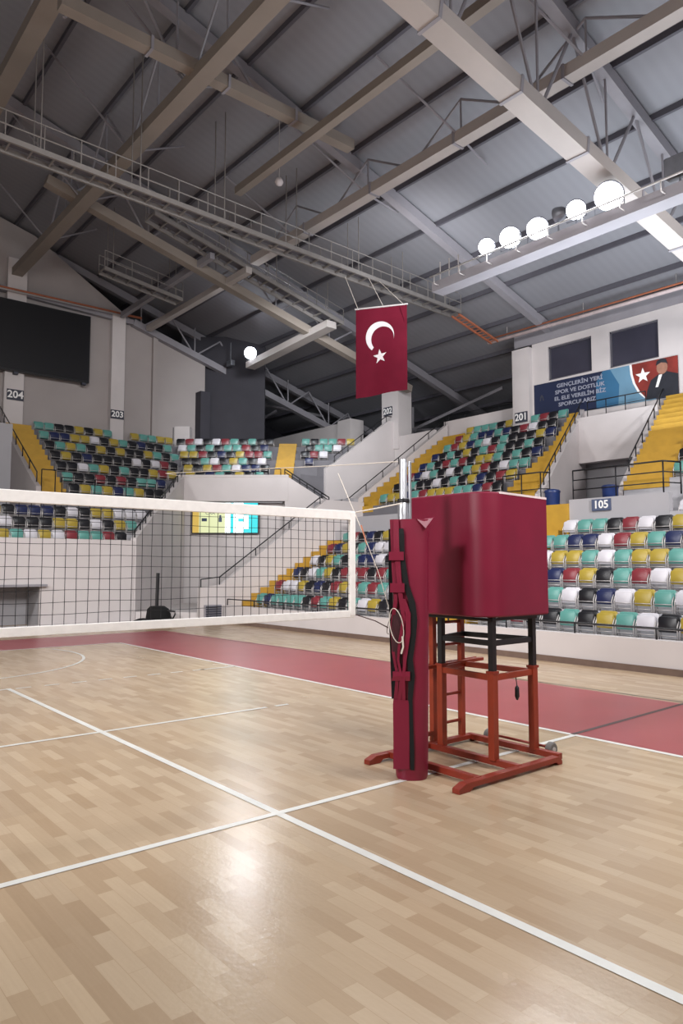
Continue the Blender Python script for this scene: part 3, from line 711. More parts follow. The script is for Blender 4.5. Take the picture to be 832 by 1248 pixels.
bpoly([(.87,.02),(1,.02),(1,1),(.715,1),(.72,.75),(.735,.5),(.765,.25),(.80,.08)], M['bannerred'], .018, 'red_field')
st = []
for i in range(10):
    a = PI/2 + i*PI/5; r = .2 if i % 2 == 0 else .085
    st.append((.785 + r*math.cos(a)*.24, .66 + r*math.sin(a)))
bpoly(st, M['whitepaint'], .021, 'star')
bpoly([(.80,.02),(1,.02),(1,.55),(.955,.62),(.93,.66),(.885,.62),(.835,.5),(.81,.25)], M['suit'], .024, 'suit')
bpoly([(.862,.3),(.878,.3),(.905,.6),(.885,.6)], M['whitepaint'], .027, 'shirt')
hd = [(.905 + .034*math.cos(2*PI*i/14), .77 + .17*math.sin(2*PI*i/14)) for i in range(14)]
bpoly(hd, M['skin'], .027, 'face')
bpoly([(.868,.84),(.875,.95),(.9,1.0),(.93,.97),(.942,.82),(.93,.87),(.9,.9)], M['suit'], .030, 'hair')
bpoly([(.045,.5),(.05,.62),(.062,.68),(.074,.62),(.079,.5),(.07,.5),(.068,.58),(.062,.61),(.056,.58),(.054,.5)], M['slate'], .008, 'emblem')
for i, tx in enumerate(['GENÇLERİN YERİ', 'SPOR VE DOSTLUK', 'EL ELE VERELİM BİZ', 'SPORCULARIZ']):
    y = by0 - 1.55 + [.0,.0,-.0,.1][i]; lo, hi = bz(y)
    text_mesh(tx, .18, M['whitedim'], 'lettering', frame((BX-.012, y-.2, lo + .99 - i*.215), (0,-1,-.016)), t, .002, sx=1.18, bold=.004)

# ------------------------------------------------------------------ video screen, lit screen
t = thing('video_screen', (5.0, 22.6, 8.4), 'large black switched-off video screen high on the end wall', 'screen')
MB().box(1.0, 6.86, 22.55, 22.76, 8.44, 11.0).obj('housing', M['black'], t, bevel=.02)
MB().box(1.07, 6.79, 22.53, 22.55, 8.51, 10.93).obj('display', M['screenblk'], t)
MB().box(4.2, 4.35, 22.56, 22.74, 8.36, 8.44).obj('bracket', M['slate'], t); MB().box(6.6,6.75,22.56,22.74,8.36,8.44).obj('bracket', M['slate'], t)
o = fr(-4.22, 26.3); o.z = 2.7
t = thing('led_screen', o, 'lit yellow white and cyan advertising screen on the corner wall', 'screen')
def lb(l0, l1, z0, z1, c0, c1, name, m):
    return MB().prism([frp(l0,c0), frp(l1,c0), frp(l1,c1), frp(l0,c1)], z0, z1).obj(name, M[m], t)
lb(-5.44,-3.0,2.78,4.0,26.16,26.34,'housing','black')
L0, L1, Z0, Z1 = -5.40, -3.04, 2.82, 3.96
def ls(a, b, q0, q1, m, name, off=.02): return lb(L0+(L1-L0)*a, L0+(L1-L0)*b, Z0+(Z1-Z0)*q0, Z0+(Z1-Z0)*q1, 26.16-off, 26.16, name, m)
ls(0,.1,0,1,'scr_y','yellow_band'); ls(.1,.5,0,1,'scr_p','pale_field'); ls(.5,.6,0,1,'scr_w','white_band'); ls(.6,.86,0,1,'scr_w','white_field'); ls(.86,1,0,1,'scr_c','cyan_field')
ls(.58,.63,0,1,'scr_c','cyan_stripe',.022); ls(.78,.86,.55,1,'scr_c','cyan_block',.022); ls(.78,.86,0,.12,'scr_c','cyan_block',.022); ls(.70,.78,.35,.45,'scr_c','cyan_mark',.022)
ls(.14,.22,.36,.46,'scr_d','dark_mark',.022); ls(.40,.45,.34,.48,'scr_d','dark_mark',.022); ls(.41,.44,.48,.56,'scr_d','dark_mark',.022)
text_mesh('CAA', .17, M['scr_d'], 'lettering', frame(fr(L0+.27*(L1-L0), 26.13, Z0+.62*(Z1-Z0)), RT), t, .002)

# ------------------------------------------------------------------ roof gantries and lights
def catwalk(label, p, q, w, hr, hang, group=None, railpart=(0,1)):
    p = Vector(p); q = Vector(q); d = (q-p).normalized(); s = d.cross(Vector((0,0,1))).normalized()
    t = thing('roof_catwalk', p, label, 'catwalk', group)
    for e, nm in ((-1,'edge_beam'),(1,'edge_beam')): MB().beam(p+s*e*w/2, q+s*e*w/2, .06, .12).obj(nm, M['galvdim'], t)
    L = (q-p).length; n = int(L/.45)
    for i in range(n+1):
        c = p.lerp(q, i/n); MB().beam(c-s*w/2, c+s*w/2, .035, .05).obj('rung', M['galvdim'], t)
    MB().beam(p+Vector((0,0,.06)), q+Vector((0,0,.06)), w*.45, .02).obj('deck', M['purlin'], t)
    a = p.lerp(q, railpart[0]); b = p.lerp(q, railpart[1])
    for e in (-1, 1):
        for hh in (hr*.5, hr): MB().tube([a+s*e*w/2+Vector((0,0,hh)), b+s*e*w/2+Vector((0,0,hh))], .015, 5).obj('guard_bar', M['galvdim'], t)
        n = int((b-a).length/.8)
        for i in range(n+1):
            c = a.lerp(b, i/n)+s*e*w/2; MB().tube([c, c+Vector((0,0,hr))], .014, 5).obj('guard_post', M['galvdim'], t)
    for f in hang:
        c = p.lerp(q, f)
        for e in (-1, 1):
            c2 = c+s*e*w/2; MB().tube([c2, Vector((c2.x, c2.y, roofz(c2.x)-.1))], .016, 5).obj('hanger_rod', M['galvdim'], t)
    return t
catwalk('long pale steel catwalk with railings crossing the hall above the flag', (0.2,12.0,10.62), (15.4,12.0,10.15), .5, .62, (.1,.25,.4,.55,.7,.82,.95))
catwalk('dim steel catwalk sloping down behind the long catwalk', (6.0,15.6,11.95), (13.2,15.6,10.2), .62, .5, (.1,.35,.6,.9))
catwalk('short steel catwalk below the roof near the left wall', (5.8,18.8,11.3), (8.6,18.8,10.9), .5, .6, (.1,.9))
# drop tray of orange pipe at the end of the catwalk, and along the side wall
t = thing('cable_tray', (15.4,12,10.1), 'orange cable tray stepping down from the catwalk to the side wall', 'cable tray')
MB().beam((15.4,12.15,10.1),(17.5,12.15,9.58),.05,.06).beam((15.4,11.85,10.1),(17.5,11.85,9.58),.05,.06).obj('rail', M['copper'], t)
for i in range(12):
    x = 15.5 + i*.17; z = 10.1 - (x-15.4)*.248; MB().beam((x,11.85,z),(x,12.15,z),.025,.025).obj('rung', M['copper'], t)
t = thing('wall_pipe', (17.5,12,9.55), 'orange and pale pipe run along the top of the side wall', 'pipe')
MB().tube([(17.5,12.3,9.62),(17.5,-5,9.5)], .06, 8).obj('pale_pipe', M['palepart'], t, smooth=True)
MB().tube([(17.46,12.3,9.74),(17.46,-5,9.62)], .03, 6).obj('orange_pipe', M['copper'], t, smooth=True)
for y in (11.5,8.5,5.5,2.5): MB().tube([(17.55,y,9.6),(17.55,y,roofz(17.55)-.05)], .01, 5).obj('hanger', M['galv'], t)
t = thing('wall_pipe', (1,22.7,11.4), 'orange pipe run along the top of the end wall above the black screen', 'pipe')
MB().tube([(-4,22.65,11.36),(8.9,22.65,11.42)], .05, 8).obj('orange_pipe', M['copper'], t, smooth=True)
MB().tube([(-4,22.55,11.28),(8.2,22.55,11.32)], .03, 6).obj('pale_pipe', M['galv'], t, smooth=True)
# floodlight gantry
GX, GZ = 10.4, 8.58
t = thing('light_gantry', (GX,6,GZ), 'pale steel gantry carrying the row of floodlights', 'gantry')
MB().box(GX-.2,GX+.2,-3.0,8.2,GZ-.10,GZ+.14).obj('box_beam', M['rafter'], t)
MB().tube([(GX-.38,-3,GZ+.2),(GX-.38,8.1,GZ+.2)], .02, 6).obj('front_pipe', M['galv'], t, smooth=True)
MB().tube([(GX+.38,-3,GZ+.24),(GX+.38,8.1,GZ+.24)], .018, 6).obj('back_pipe', M['galv'], t, smooth=True)
for i in range(14):
    y = -2.7 + i*.82; MB().tube([(GX-.18,y,GZ),(GX-.38,y,GZ),(GX-.38,y,GZ+.2)], .014, 5).obj('post', M['galv'], t, smooth=True)
    MB().tube([(GX+.18,y,GZ),(GX+.38,y,GZ),(GX+.38,y,GZ+.24)], .014, 5).obj('post', M['galv'], t)
for y in (7.5, 7.8, 8.1): MB().tube([(GX,y,GZ),(GX,y,GZ+.7)], .016, 5).obj('post', M['galv'], t)
t = thing('light_gantry', (13,18,10), 'steel gantry carrying the lone bright spotlight', 'gantry')
MB().beam((12.75,15.4,10.1),(12.75,20.7,9.76),.42,.25).obj('box_beam', M['beam'], t)
MB().tube([(12.95,15.4,10.35),(12.95,20.7,10.0)], .02, 6).obj('front_pipe', M['galv'], t)
def floodlight(loc, r, aim, label, grp, lens='lamp', base=8.725):
    t = thing('floodlight', loc, label, 'light', grp); loc = Vector(loc)
    d = (Vector(aim)-loc).normalized(); q = d.to_track_quat('Z', 'Y').to_matrix().to_4x4(); q.translation = loc
    def put(mb, name, m, sm_=True):
        mb.bm.transform(q); return mb.obj(name, M[m], t, smooth='auto')
    put(MB().lathe([(r*.35,-r*1.1),(r*.62,-r*.95),(r*.95,-.12*r),(r*1.06,0),(r*1.06,.06),(r*1.0,.06)], (0,0,0), 24), 'housing', 'lampbody')
    put(MB().lathe([(r*.98,.055),(r*.99,.075),(r*.9,.085)], (0,0,0), 24), 'lens', lens)
    MB().tube([loc+Vector((0,-r*1.12,0)), loc+Vector((0,-r*1.15,-r*1.1)), loc+Vector((0,r*1.15,-r*1.1)), loc+Vector((0,r*1.12,0))], .014, 6).obj('yoke', M['lampbody'], t)
    MB().tube([loc+Vector((0,0,-r*1.1)), (loc.x, loc.y, base)], .025, 6).obj('stem', M['lampbody'], t)
    return t
FL = [(593,300,.19), (621.5,289,.235), (655,278,.235), (702,255,.2), (742,238,.28)]  # radii enlarged so each lens covers its glare
def onX(u, v, x):
    d = FW + RT*(u-416)/F - UP*(v-624)/F; return CAM + d*((x-CAM.x)/d.x)
AIM = (0,-1,0)
for i, (u, v, r) in enumerate(FL):
    p = onX(u, v, GX-.05)
    floodlight(p, r, AIM, 'glaring white floodlight, ' + ['leftmost on the gantry at upper right', 'second from left on the gantry at upper right', 'middle one on the gantry at upper right', 'second from right on the gantry, set apart', 'rightmost and largest on the gantry'][i], 'floodlights on the gantry')
t = thing('floodlight', onX(680,262,GX), 'unlit floodlight seen edge-on between the lit lamps', 'light')
q0 = onX(680,262,GX)
MB().lathe([(.08,-.2),(.14,-.12),(.17,0),(.17,.05)], q0, 16, axis='Y').obj('housing', M['lampbody'], t, smooth='auto')
MB().tube([q0, (q0.x,q0.y,GZ+.146)], .02, 6).obj('stem', M['lampbody'], t)
sp = onX(305,430,12.6)
floodlight(sp, .24, (-1,1,0), 'lone glaring white spotlight above the corner stand', None, 'lampspot', sp.z-.3)
p = onX(281,443,12.7); t = thing('floodlight', p, 'small unlit floodlight left of the lone spotlight', 'light')
MB().box(p.x-.1,p.x+.1,p.y-.2,p.y+.2,p.z-.12,p.z+.12).obj('housing', M['lampbody'], t, bevel=.03)
MB().tube([(p.x,p.y,p.z+.1),(p.x,p.y,p.z+.9)], .02, 6).obj('stem', M['lampbody'], t)
p = onX(340,222,7.3); t = thing('ceiling_lamp', p, 'small white round lamp hanging in the roof trusses', 'lamp')
MB().lathe([(.02,.12),(.07,.1),(.11,0),(.08,-.07),(.02,-.1)], p, 16).obj('shade', M['white'], t, smooth=True)
MB().tube([(p.x,p.y,p.z+.1),(p.x,p.y,roofz(p.x)-.1)], .012, 5).obj('stem', M['galv'], t)
p = onX(828,203,GX); t = thing('floodlight', p, 'unlit floodlight cut by the right picture edge', 'light')
MB().box(p.x-.15,p.x+.12,p.y-.25,p.y+.25,p.z-.2,p.z+.2).obj('housing', M['lampbody'], t, bevel=.04)
MB().tube([(p.x,p.y,p.z-.15),(p.x,p.y,GZ+.146)], .025, 6).obj('stem', M['lampbody'], t)

# ------------------------------------------------------------------ flag hanging under the catwalk
def flagpt(s_, q):      # s 0..1 left->right, q 0..1 top->bottom
    a = Vector((10.62,11.62,9.06)); b = Vector((11.72,10.62,9.2)); h = 2.62 - .12*s_
    p = a.lerp(b, s_); p.z -= h*q
    n = Vector((-.67,-.74,0)); p += n*(.035*math.sin(s_*9+q*2)+.02*math.sin(q*5+s_*4))*(.3+q)
    return p
t = thing('hanging_flag', flagpt(.5,0), 'red Turkish flag with white crescent and star hung below the catwalk', 'flag')
mb = MB(); NX, NY = 24, 40; g = [[mb.bm.verts.new(flagpt(i/NX, j/NY)) for i in range(NX+1)] for j in range(NY+1)]
for j in range(NY):
    for i in range(NX): mb.bm.faces.new([g[j][i], g[j][i+1], g[j+1][i+1], g[j+1][i]])
cl = mb.obj('cloth', M['flag'], t, smooth=True)
nF = Vector((-.67,-.74,0))
def flagshape(polys, name):
    mb = MB()
    for tri in polys:
        vs = [mb.bm.verts.new(flagpt(s_, q) + nF*.012) for s_, q in tri]; mb.bm.faces.new(vs)
    mb.obj(name, M['white'], t)
W_, H_ = 1.5, 2.35
quads = []
N = 36; c1, r1 = (.47,.335), .275; c2, r2 = (.52,.36), .22
oa = []; ib = []
for i in range(N+1):
    a = math.radians(-25 + 250*i/N + 10); oa.append((c1[0] + r1*math.cos(a), c1[1]*H_/W_ - r1*math.sin(a)))
for i in range(N+1):
    a = math.radians(-25 + 250*i/N + 10)
    # inner arc: intersection of the ray from c1 with the inner circle
    dx, dy = math.cos(a), -math.sin(a); ox, oy = c1[0]-c2[0], (c1[1]-c2[1])*H_/W_
    B = ox*dx+oy*dy; Cc = ox*ox+oy*oy-r2*r2; D = max(0, B*B-Cc); tt = min(r1, -B+math.sqrt(D)); ib.append((c1[0]+dx*tt, c1[1]*H_/W_+dy*tt))
for i in range(N): quads.append([(p[0], p[1]*W_/H_) for p in (oa[i], oa[i+1], ib[i+1], ib[i])])
flagshape(quads, 'crescent')
tri = []; cs_ = (.47, .56*H_/W_)
for i in range(5):
    a = PI/2 + i*2*PI/5 + .1
    R_, r_ = .135, .054
    P_ = [(cs_[0]+R_*math.cos(a), cs_[1]-R_*math.sin(a)), (cs_[0]+r_*math.cos(a-PI/5), cs_[1]-r_*math.sin(a-PI/5)), cs_, (cs_[0]+r_*math.cos(a+PI/5), cs_[1]-r_*math.sin(a+PI/5))]
    tri.append([(p[0], p[1]*W_/H_) for p in P_])
flagshape(tri, 'star')
MB().tube([flagpt(-.02,0)+Vector((0,0,.03)), flagpt(1.02,0)+Vector((0,0,.03))], .025, 8).obj('top_bar', M['galv'], t)
for s_ in (.05, .55, .95):
    a = flagpt(s_, 0); MB().tube([a, (a.x, min(12.25, max(11.75, a.y+.6)), 10.25)], .008, 5).obj('cord', M['rope'], t)
mb = MB().loft([[flagpt(.86,.02)+nF*.03, flagpt(1.0,.0)+nF*.03, flagpt(.99,.12)+nF*.03, flagpt(.955,.2)+nF*.03]]*1 + [[flagpt(.86,.02)+nF*.033, flagpt(1.0,.0)+nF*.033, flagpt(.99,.12)+nF*.033, flagpt(.955,.2)+nF*.033]])
mb.obj('folded_corner', M['flag'], t)

# ------------------------------------------------------------------ volleyball net
NXL, NXR, NYY = -8.3, .64, .07
t = thing('volleyball_net', (NXR, NYY, 1.25), 'black mesh volleyball net with white tapes crossing the left half', 'net')
ZT, ZB = 2.01, 1.25
def sagz(x): return 0
mb = MB(); xs = []
x = NXR
while x > NXL: xs.append(x); x -= .0635
for i, x in enumerate(xs):
    w = .0028; zt, zb = ZT-.04, ZB+.03; j = .004*math.sin(i*1.7)
    for a, b in ((zt, (zt+zb)/2), ((zt+zb)/2, zb)):
        xa = x + (j if a < zt else 0); xb = x + (j if b > zb else 0)
        mb.quadbox([(xb-w/2,NYY-w/2,b),(xb+w/2,NYY-w/2,b),(xb+w/2,NYY+w/2,b),(xb-w/2,NYY+w/2,b),(xa-w/2,NYY-w/2,a),(xa+w/2,NYY-w/2,a),(xa+w/2,NYY+w/2,a),(xa-w/2,NYY+w/2,a)])
z = ZB + .035
while z < ZT - .03:
    n = 60
    for i in range(n):
        xa, xb = NXL+(NXR-NXL)*i/n, NXL+(NXR-NXL)*(i+1)/n; w = .0028
        za, zb = z+.003*math.sin(i*1.3+z*20), z+.003*math.sin((i+1)*1.3+z*20)
        mb.quadbox([(xa,NYY-w/2,za-w/2),(xb,NYY-w/2,zb-w/2),(xb,NYY+w/2,zb-w/2),(xa,NYY+w/2,za-w/2),(xa,NYY-w/2,za+w/2),(xb,NYY-w/2,zb+w/2),(xb,NYY+w/2,zb+w/2),(xa,NYY+w/2,za+w/2)])
    z += .064
mb.obj('net_mesh', M['net'], t)
MB().box(NXL, NXR, NYY-.012, NYY+.012, ZT-.062, ZT+.005).obj('top_band', M['tape'], t, bevel=.004)
MB().box(NXL, NXR, NYY-.01, NYY+.01, ZB-.012, ZB+.04).obj('bottom_band', M['tape'], t, bevel=.004)
MB().box(NXR-.045, NXR+.005, NYY-.014, NYY+.014, ZB, ZT).obj('side_band', M['tape'], t, bevel=.004)
MB().tube([(NXR, NYY, ZT-.005),(.9,.07,2.055),(1.12,.06,2.1)], .006, 6).obj('top_cable', M['rope'], t)
MB().tube([(NXR, NYY, ZB+.01),(.85,.07,1.2),(1.0,.09,1.14)], .004, 6).obj('bottom_cord', M['darkrope'], t)
# ------------------------------------------------------------------ net post
PX, PY = 1.17, .09
t = thing('net_post', (PX,PY,0), 'tall silver aluminium volleyball post rising from the red padding', 'post')
MB().lathe([(.031,0),(.031,2.44),(.027,2.455),(.01,2.46)], (PX,PY,0), 20).obj('pole', M['pole'], t, smooth='auto')
MB().box(PX+.028, PX+.05, PY-.045, PY-.025, 1.6, 2.44).obj('guide_rail', M['pole'], t, bevel=.004)
MB().lathe([(.043,2.11),(.045,2.115),(.045,2.135),(.043,2.14)], (PX,PY,0), 20).obj('collar', M['black'], t)
MB().lathe([(.036,1.6),(.04,1.62),(.04,2.10),(.036,2.11)], (PX-.005,PY,0), 20).obj('sleeve', M['pole'], t, smooth='auto')
t = thing('tension_rope', (PX,PY,2.44), 'pale rope from the post top toward the left corner rail and down to the padding', 'rope')
MB().tube([(PX-.02,PY+.035,2.44),(.95,.75,2.455),(2.0,6,3.0),(5.0,11,3.65),(9.92,14.1,4.35)], .004, 5).obj('long_rope', M['rope'], t)
e0 = onX(412,577,1.0); MB().tube([e0, onX(444,654,1.05), onX(462,700,1.08), (1.0,.085,1.3)], .0035, 5).obj('drop_rope', M['rope'], t)
MB().tube([onX(440,640,1.04), onX(447,664,1.055)], .006, 5).obj('orange_knot', M['copper'], t)
# ------------------------------------------------------------------ padding wrapped round the post
t = thing('post_pad', (1.2,.03,0), 'red vinyl padding strapped around the net post with black zip gap', 'post padding')
KX, KY = 1.20, .06
fd = Vector((-.70,-.714,0)).normalized(); sd = Vector((fd.y*-1, fd.x, 0)); sd = Vector((.714,-.70,0))   # toward viewer, viewer's right
def padpt(l, o, z): p = Vector((KX,KY,z)) + sd*l + fd*o; return p
rings = []
for z, wl, wr, dpt in [(.0,.105,.125,.12),(.02,.112,.132,.125),(.07,.115,.135,.128),(.075,.125,.135,.13),(.4,.13,.14,.13),(.8,.13,.145,.13),(1.1,.125,.15,.13),(1.4,.13,.15,.12),(1.7,.14,.15,.11),(1.9,.145,.16,.10),(1.975,.15,.175,.095)]:
    ring = []
    for k in range(28):
        a = 2*PI*k/28; ca, sa = math.cos(a), math.sin(a)
        l = (wr if ca > 0 else wl) * (abs(ca)**.8) * (1 if ca > 0 else -1); ring.append(padpt(l, dpt*(abs(sa)**.8)*(1 if sa > 0 else -1), z))
    rings.append(ring)
mb = MB().loft(rings); mb.bm.faces.ensure_lookup_table(); bmesh.ops.delete(mb.bm, geom=[f for f in mb.bm.faces if len(f.verts) > 4], context='FACES_ONLY'); mb.obj('wrap', M['pad'], t, smooth='auto')
def ribbon(pts, name, m, th=.012, off=.0):      # pts: (lateral centre, width, z, outward)
    mb = MB(); R_ = []
    for l, w, z, o in pts: R_.append([padpt(l-w/2, o-th, z), padpt(l+w/2, o-th, z), padpt(l+w/2, o+off, z), padpt(l-w/2, o+off, z)])
    return mb.loft(R_).obj(name, m, t)
ribbon([(.012,.028,.085,.138),(.012,.032,.22,.14),(.003,.036,.45,.14),(.0,.036,.6,.142),(.013,.05,.78,.142),(.0,.045,.9,.142),(.023,.046,1.06,.14),(.033,.052,1.2,.14),(.02,.05,1.33,.135),(-.025,.045,1.47,.13),(-.056,.045,1.69,.125),(-.062,.05,1.86,.12),(-.064,.04,1.9,.112)], 'zip_gap', M['blackmat'], .03)
ribbon([(-.125,.03,.6,.08),(-.14,.03,1.1,.08),(-.145,.03,1.5,.07),(-.148,.02,1.9,.06)], 'shade_strip', M['blackmat'], .03)  # black strip laid where shade falls along the left side
ribbon([(-.085,.06,.84,.128),(-.10,.075,1.0,.13),(-.10,.08,1.15,.13),(-.09,.06,1.28,.125)], 'hollow_shade', M['hollow'], .02)  # dark red ribbon painting the shade between the folds
# loose front flap and folds
ribbon([(-.07,.12,.09,.138),(-.068,.12,.3,.141),(-.07,.12,.57,.142),(-.07,.11,.6,.142)], 'lower_flap', M['pad'], .02)
for lf in ([(-.11,.03,.6,.13),(-.095,.02,.78,.145),(-.125,.022,.95,.13),(-.135,.025,1.15,.12),(-.105,.03,1.35,.135),(-.12,.03,1.6,.12),(-.13,.035,1.97,.105)],
           [(-.082,.028,.6,.14),(-.065,.02,.78,.155),(-.09,.018,.9,.15),(-.075,.022,1.05,.15),(-.045,.028,1.2,.15),(-.07,.035,1.4,.145),(-.085,.04,1.6,.135),(-.098,.045,1.75,.13),(-.10,.04,1.97,.11)],
           [(-.05,.028,.6,.145),(-.05,.022,.78,.158),(-.035,.025,.92,.155),(-.012,.035,1.1,.15),(-.012,.04,1.25,.15),(-.045,.03,1.36,.145)]):
    ribbon(lf, 'fold', M['pad'], .02)
ribbon([(-.07,.14,.745,.15),(-.065,.13,.78,.158),(-.065,.13,.815,.155)], 'gather_band', M['pad'], .012)
ribbon([(-.098,.115,1.655,.145),(-.098,.115,1.72,.145)], 'strap', M['pad'], .012)
ribbon([(-.092,.11,1.41,.15),(-.092,.11,1.48,.15)], 'strap', M['pad'], .012)
MB().loft([[padpt(.055,-.07,1.965), padpt(.2,.03,1.985), padpt(.13,.1,1.9), padpt(.055,.1,1.97)], [padpt(.055,-.07,1.975), padpt(.2,.03,1.995), padpt(.13,.105,1.9), padpt(.055,.105,1.98)]]).obj('top_flap', M['pad'], t)
lp = []
for i in range(22):
    a = 2*PI*i/22; lp.append(padpt(-.10 + .05*math.cos(a) - .02*math.sin(a), .165 + .012*math.sin(2*a), 1.16 + .13*math.sin(a)))
MB().tube(lp, .0035, 5, close=True).obj('cord_loop', M['rope'], t)
MB().tube([padpt(-.055,.165,1.08), padpt(-.05,.17,1.0), padpt(-.065,.17,.95)], .007, 6).obj('cord_end', M['rope'], t)
MB().tube([padpt(-.14,.1,1.24), padpt(-.17,.1,1.15), padpt(-.175,.1,1.10), padpt(-.16,.1,1.09)], .004, 5).obj('hook', M['galv'], t)

# ------------------------------------------------------------------ referee stand
t = thing('referee_stand', (2.1,0,0), 'orange and black steel referee stand with red padded box around its platform', 'referee stand')
def bar(p, q, w, h, name, m='orange'):
    return MB().beam(p, q, w, h).obj(name, M[m], t, bevel=.004)
def runner(y, x0, x1, name):
    mb = MB(); w = .035
    prof_ = [(x0-.02,0),(x0+.1,0),(x0+.13,.03),(x1-.06,.03),(x1-.03,0),(x1+.02,0),(x1+.02,.03),(x1-.02,.065),(x0+.06,.065),(x0-.02,.035)]
    mb.ext(prof_, (y-w, y+w), lambda u, z, d: (u, d, z)); return mb.obj(name, M['orange2'], t, bevel=.004)
runner(-.45, 1.16, 2.38, 'base_runner'); runner(.52, 1.18, 2.5, 'base_runner')
for x in (1.41, 1.9, 2.44): bar((x,-.44,.045), (x,.52,.045), .055, .05, 'cross_bar', 'orange2')
LEG = [(1.92,.39),(1.88,-.20),(2.43,-.19),(2.36,.52)]
for x, y in LEG[:3]:
    lo = bar((x,y,.06), (x,y,.76), .062, .062, 'leg')
    up_ = MB().beam((x,y,.70), (x,y,1.28), .048, .048).obj('upper_leg', M['black'], lo)
    MB().beam((x,y,.745),(x,y,.765),.075,.075).obj('clamp', M['orange2'], lo)
for a, b in ((0,1),(1,2),(2,3),(3,0)):
    p, q = LEG[a], LEG[b]
    bar((*p,.71), (*q,.71), .035, .05, 'frame_bar'); bar((*p,.985), (*q,.985), .03, .045, 'black_frame_bar', 'black')
# ladder on the far side
lad = []
for x in (1.98, 2.36): bar((x,.55,.06), (x,.55,1.5), .052, .05, 'ladder_rail')
for z in (.2,.45,.68,.9,1.1): MB().tube([(1.98,.55,z),(2.36,.55,z)], .014, 8).obj('rung', M['orange2'], t, smooth=True)
bar((1.82,.5,.72), (2.6,.5,.74), .045, .03, 'step_bar'); bar((1.82,.58,.72), (2.6,.58,.74), .03, .025, 'step_bar'); bar((1.8,.54,.13), (2.1,.54,.14), .035, .035, 'foot_peg')
# wheels and axle
MB().tube([(2.53,.40,.075),(2.53,-.30,.075)], .012, 8).obj('axle', M['orange2'], t, smooth=True)
for y in (.37, -.29):
    w = MB().lathe([(.02,-.028),(.05,-.028),(.06,-.018),(.06,.018),(.05,.028),(.02,.028)], (2.53,y,.062), 20, axis='Y').obj('wheel', M['rubber'], t, smooth='auto')
    MB().lathe([(.008,-.035),(.022,-.033),(.022,.033),(.008,.035)], (2.53,y,.062), 12, axis='Y').obj('hub', M['galv'], w)
MB().tube([(2.18,-.2,.70),(2.19,-.205,.62)], .004, 5).obj('cord', M['black'], t)
MB().lathe([(.005,.0),(.018,-.02),(.02,-.09),(.008,-.12)], (2.19,-.205,.62), 10).obj('tag', M['black'], t, smooth=True)
MB().box(1.84, 2.47, -.22, .56, 1.165, 1.19).obj('platform', M['black'], t, bevel=.004)
# red padded U-shaped box
def upath(off):
    x0, ya, yb, x1, r = 1.72+off, -.30+off, .62-off, 2.52, .20-off
    pts = [(x1, ya)]
    pts.append((x0+r+.05, ya))
    for i in range(9):
        a = math.radians(270 - 90*i/8); pts.append((x0+r + r*math.cos(a), ya+r + r*math.sin(a)))
    for i in range(7):
        a = math.radians(180 - 90*i/6); pts.append((x0+.08 + .08*math.cos(a), yb-.08 + .08*math.sin(a)))
    pts.append((x1, yb)); return pts
O_, I_ = upath(0), upath(.045)
def ztop(x, y): return 2.215 - .02*(x-1.72)
def zbot(x, y): return 1.20 + .0*(x)
mb = MB(); secs = []
for (a, b), (c, d) in zip(O_, I_):
    zt, zb = ztop(a,b), zbot(a,b); secs.append([(a,b,zb+.012),(a,b,zt-.012),((a*3+c)/4,(b*3+d)/4,zt),((a+3*c)/4,(b+3*d)/4,zt),(c,d,zt-.012),(c,d,zb+.012),((a+3*c)/4,(b+3*d)/4,zb),((a*3+c)/4,(b*3+d)/4,zb)])
pd = mb.loft(secs).obj('padded_box', M['pad'], t, smooth='auto')
mb = MB(); secs = []
for (a, b), (c, d) in list(zip(O_, I_))[:4]:
    zt = ztop(a,b); secs.append([(a-(c-a)*.06,b-(d-b)*.06,zt-.014),(a-(c-a)*.06,b-(d-b)*.06,zt+.004),(c,d,zt+.004),(c,d,zt-.01)])
mb.loft(secs).obj('lit_edge', M['palepart'], pd)  # pale strip painting the light caught on the box's top edge
for y in (-.255, .575): MB().box(1.9, 2.5, y-.01, y+.01, 1.19, 2.16).obj('side_board', M['black'], pd)

# ------------------------------------------------------------------ small things
def bin_(x, y, label):
    t = thing('waste_bin', (x,y,2.75), label, 'bin')
    MB().lathe([(.15,2.75),(.16,2.77),(.185,3.42),(.19,3.43)], (x,y,0), 20).obj('body', M['bin'], t, smooth='auto')
    MB().lathe([(.2,3.43),(.2,3.47),(.17,3.5),(.06,3.52)], (x,y,0), 20).obj('rim', M['bin'], t, smooth='auto')
bin_(12.6, 6.45, 'blue waste bin just right of the red padded box, left of the stairwell')
bin_(12.75, 4.98, 'blue waste bin behind the guard rail above the 105 sign')
# dark covered machine with a tall upright bar by the corner wall
B = Vector((6.05,14.95,0))
t = thing('floor_machine', B, 'dark covered floor machine with tall upright bar by the corner wall', 'machine')
def bl(l, o, z): return B + RT*l + F0*o + Vector((0,0,z))
prof_ = []
for z, l0, l1, d in [(.02,-.22,.5,.28),(.15,-.22,.52,.3),(.3,-.2,.46,.28),(.42,-.18,.42,.26),(.5,-.1,.3,.2)]:
    prof_.append([bl((l0+l1)/2 + (l1-l0)/2*math.cos(a)*(1), d*math.sin(a), z) for a in [2*PI*k/16 for k in range(16)]])
MB().loft(prof_).obj('covered_body', M['blackmat'], t, smooth='auto')
MB().loft([[bl(l, o, z) for l, o in ((-.62,-.2),(-.1,-.25),(-.1,.2),(-.62,.15))] for z in (.0,.06)] + [[bl(l, o, .16) for l, o in ((-.4,-.12),(-.1,-.2),(-.1,.15),(-.4,.1))]]).obj('squeegee', M['blackmat'], t)
